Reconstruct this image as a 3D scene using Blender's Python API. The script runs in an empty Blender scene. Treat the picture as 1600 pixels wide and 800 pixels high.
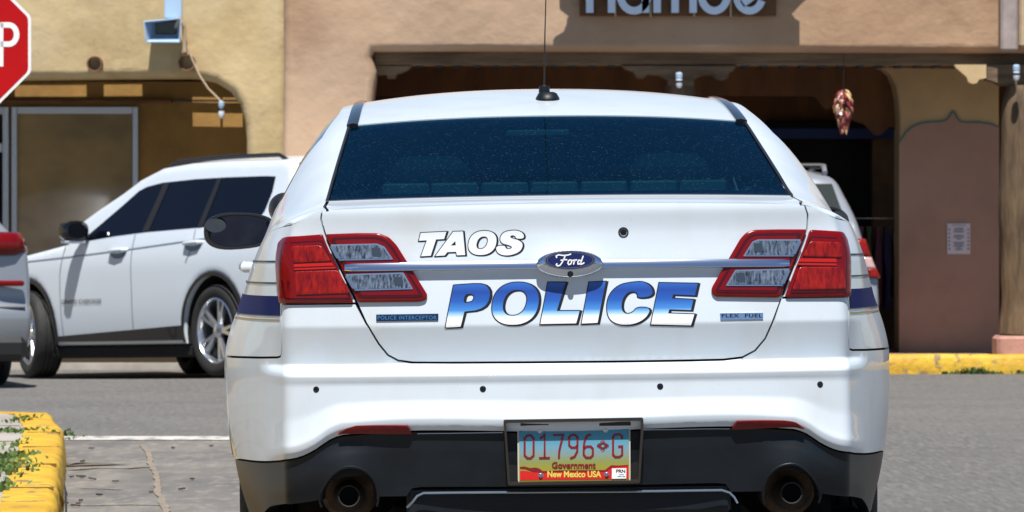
import bpy, math, random
import numpy as np
from mathutils import Vector, Matrix, Euler, noise
from mathutils.geometry import delaunay_2d_cdt
random.seed(7)
R = math.radians
scn = bpy.context.scene
col = scn.collection
# ------------------------------------------------------------------ camera, light, exposure
FP, HZ, CH = 6960.0, 377.0, 1.07          # focal length in photo pixels, horizon row, camera height
cam_d = bpy.data.cameras.new('camera'); cam = bpy.data.objects.new('camera', cam_d); col.objects.link(cam)
cam.location = (0, 0, CH); cam.rotation_euler = (R(90) - math.atan((400-HZ)/FP), 0, 0)
cam_d.sensor_width = 36; cam_d.lens = FP/1600*36; cam_d.clip_start = .5; cam_d.clip_end = 3000
cam_d.dof.use_dof = True; cam_d.dof.focus_distance = 12.2; cam_d.dof.aperture_fstop = 17
scn.camera = cam
SUN_EL, SUN_AZ = 64.0, -2.0                # sun behind the camera, azimuth measured to the camera's right
w = bpy.data.worlds.new('World'); scn.world = w; w.use_nodes = True
nt = w.node_tree; bg = nt.nodes['Background']
sky = nt.nodes.new('ShaderNodeTexSky'); sky.sky_type = 'NISHITA'; sky.sun_disc = False
sky.sun_elevation = R(SUN_EL); sky.sun_rotation = R(180 - SUN_AZ); sky.altitude = 2100; sky.air_density = 1.0; sky.dust_density = .3; sky.ozone_density = 2.0
nt.links.new(sky.outputs[0], bg.inputs[0]); bg.inputs[1].default_value = .062
sd = bpy.data.lights.new('sun', 'SUN'); sd.energy = 4.6; sd.angle = R(.5); sd.color = (1, .965, .915)
so = bpy.data.objects.new('sun', sd); col.objects.link(so)
tosun = Vector((math.sin(R(SUN_AZ))*math.cos(R(SUN_EL)), -math.cos(R(SUN_AZ))*math.cos(R(SUN_EL)), math.sin(R(SUN_EL))))
so.rotation_euler = tosun.to_track_quat('Z', 'Y').to_euler(); so.location = (0, -20, 30)
scn.view_settings.view_transform = 'Standard'; scn.view_settings.look = 'None'
scn.view_settings.gamma = 1; scn.view_settings.exposure = .68
scn.cycles.max_bounces = 8

# ------------------------------------------------------------------ helpers
def srgb(r, g, b):
    f = lambda c: c/12.92 if c <= .04045 else ((c+.055)/1.055)**2.4
    return tuple(f(v/255) for v in (r, g, b))
def tag(o, label=None, cat=None, group=None, kind=None):
    if label: o['label'] = label
    if cat: o['category'] = cat
    if group: o['group'] = group
    if kind: o['kind'] = kind
    return o
def empty(name, loc=(0, 0, 0), rot=(0, 0, 0)):
    o = bpy.data.objects.new(name, None); col.objects.link(o); o.location = loc; o.rotation_euler = rot; o.empty_display_size = .1
    return o
def mobj(name, verts, faces, mat, parent=None, smooth=False, normals=None):
    me = bpy.data.meshes.new(name); me.from_pydata([tuple(v) for v in verts], [], [tuple(f) for f in faces]); me.update()
    if mat: me.materials.append(mat)
    if smooth or normals is not None: me.shade_smooth()
    if normals is not None: me.normals_split_custom_set(normals)
    o = bpy.data.objects.new(name, me); col.objects.link(o)
    if parent: o.parent = parent
    return o
class MB:
    """collects simple shapes for ONE mesh object"""
    def __init__(s): s.v = []; s.f = []
    def add(s, v, f):
        n = len(s.v); s.v += [tuple(p) for p in v]; s.f += [tuple(i+n for i in q) for q in f]; return s
    def box(s, x0, x1, y0, y1, z0, z1, b=0.0, M=None):
        if b:
            b = min(b, (x1-x0)*.45, (y1-y0)*.45, (z1-z0)*.45)
            v = []; idx = {}
            for ix, (X, sx) in enumerate(((x0, 1), (x1, -1))):
                for iy, (Y, sy) in enumerate(((y0, 1), (y1, -1))):
                    for iz, (Z, sz) in enumerate(((z0, 1), (z1, -1))):
                        for a in range(3):
                            p = [X+sx*b, Y+sy*b, Z+sz*b]; p[a] = (X, Y, Z)[a]
                            idx[(ix, iy, iz, a)] = len(v); v.append(p)
            f = []
            for i in (0, 1):
                q = [idx[(i, 0, 0, 0)], idx[(i, 1, 0, 0)], idx[(i, 1, 1, 0)], idx[(i, 0, 1, 0)]]; f.append(q if i else q[::-1])
                q = [idx[(0, i, 0, 1)], idx[(0, i, 1, 1)], idx[(1, i, 1, 1)], idx[(1, i, 0, 1)]]; f.append(q if i else q[::-1])
                q = [idx[(0, 0, i, 2)], idx[(1, 0, i, 2)], idx[(1, 1, i, 2)], idx[(0, 1, i, 2)]]; f.append(q if i else q[::-1])
            for i in (0, 1):
                for j in (0, 1):
                    q = [idx[(0, i, j, 1)], idx[(1, i, j, 1)], idx[(1, i, j, 2)], idx[(0, i, j, 2)]]; f.append(q if (i != j) else q[::-1])
                    q = [idx[(i, 0, j, 0)], idx[(i, 1, j, 0)], idx[(i, 1, j, 2)], idx[(i, 0, j, 2)]]; f.append(q if (i == j) else q[::-1])
                    q = [idx[(i, j, 0, 0)], idx[(i, j, 1, 0)], idx[(i, j, 1, 1)], idx[(i, j, 0, 1)]]; f.append(q if (i != j) else q[::-1])
                    for k in (0, 1):
                        q = [idx[(i, j, k, 0)], idx[(i, j, k, 1)], idx[(i, j, k, 2)]]; f.append(q if ((i+j+k) % 2) else q[::-1])
        else:
            v = [(x, y, z) for x in (x0, x1) for y in (y0, y1) for z in (z0, z1)]
            f = [(0, 1, 3, 2), (4, 6, 7, 5), (0, 4, 5, 1), (2, 3, 7, 6), (0, 2, 6, 4), (1, 5, 7, 3)]
        if M is not None: v = [M @ Vector(p) for p in v]
        return s.add(v, f)
    def tube(s, pts, r, n=10, cap=True):
        pts = [Vector(p) for p in pts]; rs = r if isinstance(r, (list, tuple)) else [r]*len(pts)
        v = []; f = []; up = None
        for i, p in enumerate(pts):
            d = (pts[min(i+1, len(pts)-1)] - pts[max(i-1, 0)]).normalized()
            if up is None: up = d.orthogonal().normalized()
            up = (up - d*up.dot(d)).normalized(); sd_ = d.cross(up)
            for k in range(n):
                a = 2*math.pi*k/n; v.append(p + (up*math.cos(a)+sd_*math.sin(a))*rs[i])
        for i in range(len(pts)-1):
            for k in range(n):
                a, b = i*n+k, i*n+(k+1) % n; f.append((a, b, b+n, a+n))
        if cap: f.append(tuple(range(n))[::-1]); f.append(tuple(range((len(pts)-1)*n, len(pts)*n)))
        return s.add(v, f)
    def lathe(s, prof, M, n=32):
        """prof: (radius, along-axis) pairs round local z, placed by matrix M"""
        v = []; f = []
        for r_, h in prof:
            for k in range(n):
                a = 2*math.pi*k/n; v.append(M @ Vector((r_*math.cos(a), r_*math.sin(a), h)))
        for i in range(len(prof)-1):
            for k in range(n):
                a, b = i*n+k, i*n+(k+1) % n; f.append((a, b, b+n, a+n))
        return s.add(v, f)
    def prism(s, poly, y0, y1):
        """poly: (x,z) points extruded from y0 to y1"""
        n = len(poly)
        v = [(x, y0, z) for x, z in poly] + [(x, y1, z) for x, z in poly]
        f = [tuple(range(n)), tuple(range(2*n-1, n-1, -1))] + [(i, i+n, (i+1) % n+n, (i+1) % n) for i in range(n)]
        return s.add(v, f)
    def build(s, name, mat, parent=None, smooth=False):
        o = mobj(name, s.v, s.f, mat, parent)
        if smooth:
            o.data.shade_smooth(); o.data.set_sharp_from_angle(angle=R(38))
        return o
def AX(loc, d):
    """matrix with local z along d"""
    return Matrix.Translation(Vector(loc)) @ Vector(d).to_track_quat('Z', 'Y').to_matrix().to_4x4()

def resample(poly, step, closed=True):
    out = []; n = len(poly)
    for i in range(n if closed else n-1):
        a = np.array(poly[i], float); b = np.array(poly[(i+1) % n], float); k = max(1, int(math.ceil(np.linalg.norm(b-a)/step)))
        for j in range(k): out.append(tuple(a+(b-a)*j/k))
    if not closed: out.append(tuple(poly[-1]))
    return out
def inside(P, poly):
    x, y = P[:, 0], P[:, 1]; c = np.zeros(len(P), bool); q = np.array(poly); j = len(q)-1
    for i in range(len(q)):
        xi, yi = q[i]; xj, yj = q[j]
        if yi != yj:
            c ^= ((yi > y) != (yj > y)) & (x < (xj-xi)*(y-yi)/(yj-yi)+xi)
        j = i
    return c
def pdist(P, poly):
    d = np.full(len(P), 1e9); q = np.array(poly); n = len(q)
    for i in range(n):
        a = q[i]; b = q[(i+1) % n]; ab = b-a; L = max(1e-12, float(ab@ab))
        t = np.clip(((P-a)@ab)/L, 0, 1); d = np.minimum(d, np.linalg.norm(P-(a+t[:, None]*ab), axis=1))
    return d
def offset_poly(poly, d):
    """positive d grows the polygon"""
    q = np.array(poly, float); n = len(q)
    area = .5*sum(q[i][0]*q[(i+1) % n][1]-q[(i+1) % n][0]*q[i][1] for i in range(n)); sg = 1 if area > 0 else -1
    out = []
    for i in range(n):
        e1 = q[i]-q[i-1]; e2 = q[(i+1) % n]-q[i]; e1 /= (np.linalg.norm(e1)+1e-12); e2 /= (np.linalg.norm(e2)+1e-12)
        n1 = np.array([e1[1], -e1[0]])*sg; n2 = np.array([e2[1], -e2[0]])*sg
        m = n1+n2; m /= (np.linalg.norm(m)+1e-9); c = max(.45, float(m@n1)); out.append(tuple(q[i]+m*d/c))
    return out
def rounded(poly, r, n=4):
    out = []; q = [np.array(p, float) for p in poly]; N = len(q)
    for i in range(N):
        a, b, c = q[i-1], q[i], q[(i+1) % N]; u = a-b; v = c-b; lu, lv = np.linalg.norm(u), np.linalg.norm(v); rr = min(r, lu*.45, lv*.45)
        p0 = b+u/lu*rr; p1 = b+v/lv*rr
        for k in range(n+1):
            t = k/n; out.append(tuple((1-t)**2*p0+2*t*(1-t)*b+t*t*p1))
    return out
def tri2d(loops, step, ga=None, gb=None, rings=()):
    """constrained triangulation of loops[0] minus loops[1:], with grid points inside"""
    loops = [resample(l, step) for l in loops]
    pts = [p for l in loops for p in l]; edges = []; k = 0
    for l in loops:
        n = len(l); edges += [(k+i, k+(i+1) % n) for i in range(n)]; k += n
    q = np.array(loops[0])
    if ga is None: ga = np.arange(q[:, 0].min(), q[:, 0].max(), step)
    if gb is None: gb = np.arange(q[:, 1].min(), q[:, 1].max(), step)
    ga = ga[(ga > q[:, 0].min()) & (ga < q[:, 0].max())]; gb = gb[(gb > q[:, 1].min()) & (gb < q[:, 1].max())]
    if len(ga) and len(gb):
        G = np.array([(a, b) for a in ga for b in gb]); m = inside(G, loops[0])
        for h in loops[1:]: m &= ~inside(G, h)
        G = G[m]
        if len(G):
            md = np.full(len(G), 1e9)
            for l in loops: md = np.minimum(md, pdist(G, l))
            mn = min(step, (gb[1]-gb[0]) if len(gb) > 1 else step)
            pts += [tuple(p) for p in G[md > max(.4*mn, (max(rings)+.4*mn) if rings else 0)]]
    for d in rings:
        for li, l in enumerate(loops):
            E = np.array(offset_poly(l, -d if li == 0 else d)); m = inside(E, loops[0]) & (pdist(E, loops[0]) > d*.8)
            for h in loops[1:]: m &= ~inside(E, h)
            pts += [tuple(p) for p in E[m]]
    r = delaunay_2d_cdt([Vector(p) for p in pts], edges, [], 0, 1e-7)
    V = np.array([tuple(v) for v in r[0]]); F = np.array([tuple(f) for f in r[2]])
    C = V[F].mean(axis=1); m = inside(C, loops[0])
    for h in loops[1:]: m &= ~inside(C, h)
    return V, F[m]
def patch(name, loops, mapf, mat, parent=None, step=.02, off=0.0, thick=.004, ga=None, gb=None, flip=False, up=None, dome=0.0, domew=.01, only=False):
    """sheet following the surface mapf(a,b)->xyz, raised by off, edges turned back by thick.
    dome: extra height of the middle above the rim, over the distance domew"""
    V, F = tri2d(loops, step, ga, gb, [domew*k for k in (.07, .22, .5, 1.0)] if dome else ())
    e = 1e-4
    P = mapf(V[:, 0], V[:, 1]); Pa = mapf(V[:, 0]+e, V[:, 1]); Pb = mapf(V[:, 0], V[:, 1]+e)
    N = np.cross(Pa-P, Pb-P); N /= np.linalg.norm(N, axis=1)[:, None]+1e-15
    if flip: N = -N
    P0 = P.copy(); Ns = N.copy()
    if dome:
        dd = np.full(len(V), 1e9)
        for l in loops: dd = np.minimum(dd, pdist(V, l))
        q = np.clip(dd/domew, 0, 1); P = P + N*(dome*np.sqrt(1-(1-q)**2))[:, None]
    P = P + N*off
    # orientation
    a, b, c = P[F[:, 0]], P[F[:, 1]], P[F[:, 2]]; fn = np.cross(b-a, c-a); bad = (fn*N[F[:, 0]]).sum(1) < 0
    F[bad] = F[bad][:, ::-1]
    verts = P.tolist(); faces = F.tolist(); ln = []
    if dome:
        vn = np.zeros_like(P); a, b, c = P[F[:, 0]], P[F[:, 1]], P[F[:, 2]]; fn = np.cross(b-a, c-a)
        for k in range(3): np.add.at(vn, F[:, k], fn)
        N = vn/(np.linalg.norm(vn, axis=1)[:, None]+1e-15)
    for f in faces: ln += [tuple(N[i]) for i in f]
    if thick:
        cnt = {}
        for f in faces:
            for i in range(3):
                u, v = f[i], f[(i+1) % 3]; cnt[(u, v)] = cnt.get((u, v), 0)+1
        bd = [(u, v) for (u, v) in cnt if (v, u) not in cnt]; low = {}; top = {}
        for u, v in bd:
            for i in (u, v):
                if i not in low:
                    top[i] = len(verts); verts.append(list(verts[i])); low[i] = len(verts); verts.append((P0[i]+Ns[i]*(off-thick)).tolist())
        sn = {}; fq = []
        for u, v in bd:
            q = np.cross(np.array(verts[u])-np.array(verts[v]), np.array(verts[low[u]])-np.array(verts[u])); q = q/(np.linalg.norm(q)+1e-15)
            fq.append((u, v, q))
            for i in (u, v): sn.setdefault(i, []).append(q)
        def sm(i, q):
            w_ = [p for p in sn[i] if p@q > .6]; m_ = sum(w_); return tuple(m_/(np.linalg.norm(m_)+1e-15))
        for u, v, q in fq:
            # own corners for every strip so that normals never mix
            k = len(verts); verts += [list(verts[top[v]]), list(verts[top[u]]), list(verts[low[u]]), list(verts[low[v]])]
            faces.append([k, k+1, k+2, k+3]); ln += [sm(v, q), sm(u, q), sm(u, q), sm(v, q)]
    if only: return verts, faces, ln
    return mobj(name, verts, faces, mat, parent, normals=ln)
def join_obj(name, parts, mat, parent=None):
    v = []; f = []; n = []
    for a, b, c in parts:
        k = len(v); v += a; f += [[i+k for i in q] for q in b]; n += c
    return mobj(name, v, f, mat, parent, normals=n)
def catmull(xs, ys):
    xs = np.array(xs, float); ys = np.array(ys, float); m = np.gradient(ys, xs)
    def f(x):
        x = np.clip(np.asarray(x, float), xs[0], xs[-1]); i = np.clip(np.searchsorted(xs, x)-1, 0, len(xs)-2)
        h = xs[i+1]-xs[i]; t = (x-xs[i])/h
        return (2*t**3-3*t**2+1)*ys[i]+(t**3-2*t**2+t)*h*m[i]+(-2*t**3+3*t**2)*ys[i+1]+(t**3-t**2)*h*m[i+1]
    return f
def smooth(a, b, x):
    t = np.clip((np.asarray(x, float)-a)/(b-a), 0, 1); return t*t*(3-2*t)
def text_mesh(txt, size=1.0, bold=0.0, shear=0.0, space=1.0, align='CENTER'):
    c = bpy.data.curves.new('text', 'FONT'); c.body = txt; c.size = size; c.offset = bold; c.shear = shear; c.space_character = space
    c.align_x = align; c.align_y = 'CENTER'; c.resolution_u = 4
    o = bpy.data.objects.new('text', c); col.objects.link(o)
    bpy.context.view_layer.update()
    me = bpy.data.meshes.new_from_object(o); v = np.array([tuple(p.co) for p in me.vertices]); f = [tuple(p.vertices) for p in me.polygons]
    bpy.data.objects.remove(o); bpy.data.curves.remove(c); bpy.data.meshes.remove(me)
    return v, f
def fit_text(txt, x0, x1, y0, y1, **k):
    """flat text scaled into a box; returns 2d verts and faces"""
    v, f = text_mesh(txt, **k); lo = v.min(0); hi = v.max(0)
    a = (v[:, 0]-lo[0])/(hi[0]-lo[0]); b = (v[:, 1]-lo[1])/(hi[1]-lo[1])
    return np.stack([x0+(x1-x0)*a, y0+(y1-y0)*b], 1), f
def ribbon(pts, wd):
    """a pen stroke as quads (2d)"""
    q = np.array(pts, float); n = len(q); L = []; Rr = []
    for i in range(n):
        d1 = q[i]-q[max(i-1, 0)] if i else q[1]-q[0]; d2 = q[min(i+1, n-1)]-q[i] if i < n-1 else q[-1]-q[-2]
        d1 = d1/(np.linalg.norm(d1)+1e-12); d2 = d2/(np.linalg.norm(d2)+1e-12); m = d1+d2; m /= (np.linalg.norm(m)+1e-12)
        nn = np.array([-m[1], m[0]]); c = max(.5, float(m@d1)); L.append(q[i]+nn*wd/2/c); Rr.append(q[i]-nn*wd/2/c)
    v = L+Rr; f = [(i, i+n, i+1+n, i+1) for i in range(n-1)]
    return np.array(v), f
def strokes(lst, wd):
    V = []; F = []; k = 0
    for s_ in lst:
        v, f = ribbon(s_, wd); V.append(v); F += [tuple(i+k for i in q) for q in f]; k += len(v)
    return np.concatenate(V), F
def flat_on(name, v2, f, mapf, mat, parent, off, flip=False, thick=.0):
    P = mapf(v2[:, 0], v2[:, 1]); e = 1e-4
    N = np.cross(mapf(v2[:, 0]+e, v2[:, 1])-P, mapf(v2[:, 0], v2[:, 1]+e)-P); N /= np.linalg.norm(N, axis=1)[:, None]+1e-15
    if flip: N = -N
    P = P+N*off
    F = []
    for q in f:
        a, b, c = P[q[0]], P[q[1]], P[q[2]]; F.append(q if np.cross(b-a, c-a)@N[q[0]] >= 0 else tuple(reversed(q)))
    if thick:
        k = len(P); Pb = P - N*thick; cnt = set()
        for q in F:
            for i in range(len(q)): cnt.add((q[i], q[(i+1) % len(q)]))
        F += [(v_, u_, u_+k, v_+k) for (u_, v_) in cnt if (v_, u_) not in cnt]
        P = np.concatenate([P, Pb])
    return mobj(name, P.tolist(), F, mat, parent)

# ------------------------------------------------------------------ materials
def mat(name, color, rough=.5, metal=0.0, coat=0.0, coat_rough=.03, spec=.5, var=0.0, vscale=5.0, bump=0.0, bscale=30.0, bdist=.01, color2=None, emis=None, vdetail=6, stretch=(1, 1, 1), vlo=.35, vhi=.65):
    m = bpy.data.materials.new(name); m.use_nodes = True; t = m.node_tree; p = t.nodes['Principled BSDF']
    p.inputs['Base Color'].default_value = (*color, 1); p.inputs['Roughness'].default_value = rough; p.inputs['Metallic'].default_value = metal
    p.inputs['Coat Weight'].default_value = coat; p.inputs['Coat Roughness'].default_value = coat_rough; p.inputs['Specular IOR Level'].default_value = spec
    if var or color2 or bump:
        tc = t.nodes.new('ShaderNodeTexCoord'); mp = t.nodes.new('ShaderNodeMapping'); mp.inputs['Scale'].default_value = stretch
        t.links.new(tc.outputs['Object'], mp.inputs[0])
    if var or color2:
        n = t.nodes.new('ShaderNodeTexNoise'); n.inputs['Scale'].default_value = vscale; n.inputs['Detail'].default_value = vdetail; n.inputs['Roughness'].default_value = .62
        t.links.new(mp.outputs[0], n.inputs['Vector'])
        r_ = t.nodes.new('ShaderNodeValToRGB'); r_.color_ramp.elements[0].position = vlo; r_.color_ramp.elements[1].position = vhi
        c2 = color2 if color2 else tuple(c*(1-var) for c in color)
        c1 = tuple(min(1, c*(1+var*.6)) for c in color) if not color2 else color
        r_.color_ramp.elements[0].color = (*c2, 1); r_.color_ramp.elements[1].color = (*c1, 1)
        t.links.new(n.outputs[0], r_.inputs[0]); t.links.new(r_.outputs[0], p.inputs['Base Color'])
    if bump:
        n2 = t.nodes.new('ShaderNodeTexNoise'); n2.inputs['Scale'].default_value = bscale; n2.inputs['Detail'].default_value = 8
        t.links.new(mp.outputs[0], n2.inputs['Vector'])
        b = t.nodes.new('ShaderNodeBump'); b.inputs['Strength'].default_value = bump; b.inputs['Distance'].default_value = bdist
        t.links.new(n2.outputs[0], b.inputs['Height']); t.links.new(b.outputs[0], p.inputs['Normal'])
    return m
def add_speckle(m, color, scale, lo, hi, mixf=1.0, stretch=(1, 1, 1)):
    """scattered flecks of another colour over a material"""
    t = m.node_tree; p = t.nodes['Principled BSDF']; bc = p.inputs['Base Color']
    tc = t.nodes.new('ShaderNodeTexCoord'); mp = t.nodes.new('ShaderNodeMapping'); mp.inputs['Scale'].default_value = stretch
    t.links.new(tc.outputs['Object'], mp.inputs[0])
    n = t.nodes.new('ShaderNodeTexNoise'); n.inputs['Scale'].default_value = scale; n.inputs['Detail'].default_value = 3
    t.links.new(mp.outputs[0], n.inputs['Vector'])
    r_ = t.nodes.new('ShaderNodeMapRange'); r_.inputs[1].default_value = lo; r_.inputs[2].default_value = hi; r_.inputs[4].default_value = mixf
    t.links.new(n.outputs[0], r_.inputs[0])
    mx = t.nodes.new('ShaderNodeMix'); mx.data_type = 'RGBA'
    if bc.is_linked:
        s_ = bc.links[0].from_socket; t.links.new(s_, mx.inputs[6])
    else: mx.inputs[6].default_value = bc.default_value
    mx.inputs[7].default_value = (*color, 1); t.links.new(r_.outputs[0], mx.inputs[0]); t.links.new(mx.outputs[2], bc)
    return m
def ramp_mat(name, axis, stops, lo, hi, rough=.4, coat=0.0):
    """colour printed in bands along an object axis"""
    m = bpy.data.materials.new(name); m.use_nodes = True; t = m.node_tree; p = t.nodes['Principled BSDF']; p.inputs['Roughness'].default_value = rough; p.inputs['Coat Weight'].default_value = coat
    tc = t.nodes.new('ShaderNodeTexCoord'); sp = t.nodes.new('ShaderNodeSeparateXYZ'); t.links.new(tc.outputs['Object'], sp.inputs[0])
    mr = t.nodes.new('ShaderNodeMapRange'); mr.inputs[1].default_value = lo; mr.inputs[2].default_value = hi; t.links.new(sp.outputs[axis], mr.inputs[0])
    r_ = t.nodes.new('ShaderNodeValToRGB'); el = r_.color_ramp.elements
    el[0].position, el[0].color = stops[0][0], (*stops[0][1], 1); el[1].position, el[1].color = stops[-1][0], (*stops[-1][1], 1)
    for pos, c in stops[1:-1]:
        e = el.new(pos); e.color = (*c, 1)
    t.links.new(mr.outputs[0], r_.inputs[0]); t.links.new(r_.outputs[0], p.inputs['Base Color'])
    return m
def tinted_glass(name, tint, body=(.004, .010, .014), amount=.5, rough=.02):
    """see-through tinted glass: part dark film, part clear, glossy on top"""
    m = bpy.data.materials.new(name); m.use_nodes = True; t = m.node_tree; t.nodes.remove(t.nodes['Principled BSDF']); out = t.nodes['Material Output']
    tr = t.nodes.new('ShaderNodeBsdfTransparent'); tr.inputs[0].default_value = (*tint, 1)
    df = t.nodes.new('ShaderNodeBsdfDiffuse'); df.inputs[0].default_value = (*body, 1)
    tc = t.nodes.new('ShaderNodeTexCoord'); n = t.nodes.new('ShaderNodeTexNoise'); n.inputs['Scale'].default_value = 150; n.inputs['Detail'].default_value = 1
    t.links.new(tc.outputs['Object'], n.inputs['Vector'])
    mr = t.nodes.new('ShaderNodeMapRange'); mr.inputs[1].default_value = .665; mr.inputs[2].default_value = .74; mr.inputs[4].default_value = .28; t.links.new(n.outputs[0], mr.inputs[0])
    dm = t.nodes.new('ShaderNodeMix'); dm.data_type = 'RGBA'; dm.inputs[6].default_value = (*body, 1); dm.inputs[7].default_value = (.25, .3, .32, 1)
    t.links.new(mr.outputs[0], dm.inputs[0]); t.links.new(dm.outputs[2], df.inputs[0])
    m1 = t.nodes.new('ShaderNodeMixShader'); m1.inputs[0].default_value = amount; t.links.new(df.outputs[0], m1.inputs[1]); t.links.new(tr.outputs[0], m1.inputs[2])
    gl = t.nodes.new('ShaderNodeBsdfGlossy'); gl.inputs['Roughness'].default_value = rough; gl.inputs[0].default_value = (.07, .22, .38, 1)
    fr = t.nodes.new('ShaderNodeFresnel'); fr.inputs[0].default_value = 1.5
    m2 = t.nodes.new('ShaderNodeMixShader'); t.links.new(fr.outputs[0], m2.inputs[0]); t.links.new(m1.outputs[0], m2.inputs[1]); t.links.new(gl.outputs[0], m2.inputs[2])
    t.links.new(m2.outputs[0], out.inputs[0])
    return m
M = {}
M['white'] = mat('white_paint', (.56, .625, .68), .42, coat=.55, coat_rough=.02, var=.02, vscale=3)
add_speckle(M['white'], (.30, .28, .25), 210, .70, .76, .55)
add_speckle(M['white'], (.50, .52, .52), 7, .5, .75, .5, (1, 1, .5))
M['white2'] = mat('white_suv_paint', (.58, .64, .70), .4, coat=.6, coat_rough=.03)
M['silver'] = mat('silver_paint', (.25, .27, .30), .35, metal=.3, coat=1.0)
M['valance'] = mat('charcoal_plastic', (.0075, .0105, .0145), .44, var=.25, vscale=8, bump=.15, bscale=700, bdist=.0006, spec=.28)
M['black'] = mat('black_plastic', (.012, .012, .013), .4)
M['blackgloss'] = mat('black_gloss', (.006, .007, .009), .08)
M['void'] = mat('dark_cavity', (.004, .004, .004), .9)
M['rubber'] = mat('tyre_rubber', (.018, .018, .018), .75, var=.3, vscale=20)
M['chrome'] = mat('chrome', (.60, .67, .78), .13, metal=1)
M['chrome2'] = mat('satin_metal', (.5, .52, .55), .25, metal=1)
M['steel'] = mat('alloy', (.62, .65, .7), .22, metal=.9)
M['rust'] = mat('rusty_muffler', (.12, .075, .04), .8, metal=.3, color2=(.03, .018, .011), vscale=14, bump=.3, bscale=60, bdist=.002)
M['rust'].node_tree.nodes['Principled BSDF'].inputs['Metallic'].default_value = .3
M['red'] = mat('red_lens', (.15, .0015, .002), .22, spec=.25, coat=.35, coat_rough=.03, var=.12, vscale=30)
M['reddark'] = mat('dark_red_lens', (.05, .001, .002), .2, spec=.3, coat=.35)
M['redcell'] = mat('red_reflector_cells', (.30, .010, .004), .25, spec=.3, coat=.2, color2=(.12, .002, .003), vscale=60, stretch=(1.6, 1, .45), bump=.4, bscale=160, bdist=.003)
M['redline'] = mat('red_light_guide', (.42, .012, .006), .25, spec=.3, coat=.2)
M['ledcell'] = mat('clear_lamp_cells', (.36, .40, .45), .2, metal=.7, coat=.6, color2=(.035, .045, .06), vscale=75, bump=.25, bscale=90, bdist=.003, stretch=(2.2, 1, .6), vdetail=3)
M['lamprim'] = mat('lamp_bezel', (.42, .50, .58), .15, metal=.85)
M['blue'] = mat('navy_stripe', srgb(14, 24, 82), .6, coat=.0, spec=.12)
M['letterwhite'] = mat('white_vinyl', (.83, .83, .83), .5, coat=.4)
M['letterblack'] = mat('black_vinyl', (.008, .008, .009), .4)
M['badgeblue'] = mat('badge_blue', (.012, .022, .11), .15, coat=1.0)
M['mirror'] = mat('mirror_glass', (.045, .055, .10), .02, metal=1)
M['glass'] = tinted_glass('dark_window_glass', (.26, .66, .76), (.001, .009, .017), .40)
M['glassdark'] = mat('privacy_glass', (.002, .003, .008), .04, spec=.32)
M['cloth'] = mat('seat_cloth', (.045, .052, .056), .9, var=.2, vscale=30)
M['headliner'] = mat('headliner', (.10, .11, .11), .9)

# ================================================================== THE GROUND
def ground_z(x, y):
    return -.11*float(smooth(34, 38.5, y))*float(smooth(.5, -3, x))
def WP(px, py, D): return ((px-800)/FP*D, D, CH+(HZ-py)/FP*D)

M['asphalt'] = mat('asphalt', (.135, .130, .122), .85, var=.16, vscale=.7, bump=.7, bscale=160, bdist=.012, vdetail=9)
add_speckle(M['asphalt'], (.22, .2, .175), 42, .54, .74, .75)
add_speckle(M['asphalt'], (.03, .03, .03), 55, .55, .72, .6)
add_speckle(M['asphalt'], (.17, .16, .145), .45, .5, .68, .45, (1, .35, 1))
add_speckle(M['asphalt'], (.20, .185, .165), 34, .50, .66, .5, (1, .10, 1))
add_speckle(M['asphalt'], (.075, .072, .07), 30, .52, .68, .5, (1, .10, 1))
M['apron'] = mat('worn_pavement', (.20, .185, .16), .9, color2=(.105, .10, .098), vscale=1.3, bump=.4, bscale=110, bdist=.008, stretch=(1.6, .5, 1), vdetail=10)
add_speckle(M['apron'], (.29, .255, .205), 15, .50, .68, .5, (1, .28, 1))
add_speckle(M['apron'], (.09, .085, .08), 2.2, .52, .66, .6, (1, .3, 1))
add_speckle(M['apron'], (.05, .045, .04), 75, .60, .74, .6)
M['line'] = mat('road_paint', (.50, .48, .44), .8, color2=(.20, .19, .17), vscale=10, vlo=.36, vhi=.52, stretch=(1, .4, 1))
M['kerb'] = mat('yellow_kerb_paint', (.62, .40, .022), .65, color2=(.52, .29, .016), vscale=7, bump=.55, bscale=22, bdist=.018, vdetail=10)
add_speckle(M['kerb'], (.13, .10, .065), 8, .60, .65, .8)
add_speckle(M['kerb'], (.42, .24, .012), 3, .45, .60, .6)
add_speckle(M['kerb'], (.34, .27, .16), 30, .60, .72, .5)
M['concrete'] = mat('sidewalk_concrete', (.36, .33, .29), .9, color2=(.25, .23, .20), vscale=2.2, bump=.4, bscale=80, bdist=.008)
M['pinkwalk'] = mat('pink_concrete', (.40, .27, .21), .9, var=.2, vscale=5)
xs = sorted(set([-900, -400, -150, -60] + list(np.arange(-30, 30.1, 1.0)) + [60, 150, 400, 900]))
ys = sorted(set([-900, -400, -150, -60, -30] + list(np.arange(-10, 32, 3.0)) + list(np.arange(32, 50, .5)) + [60, 150, 400, 900]))
v = [(x, y, ground_z(x, y)) for y in ys for x in xs]; nx = len(xs)
f = [(j*nx+i, j*nx+i+1, (j+1)*nx+i+1, (j+1)*nx+i) for j in range(len(ys)-1) for i in range(nx-1)]
tag(mobj('road', v, f, M['asphalt'], smooth=True), kind='structure')

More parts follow.
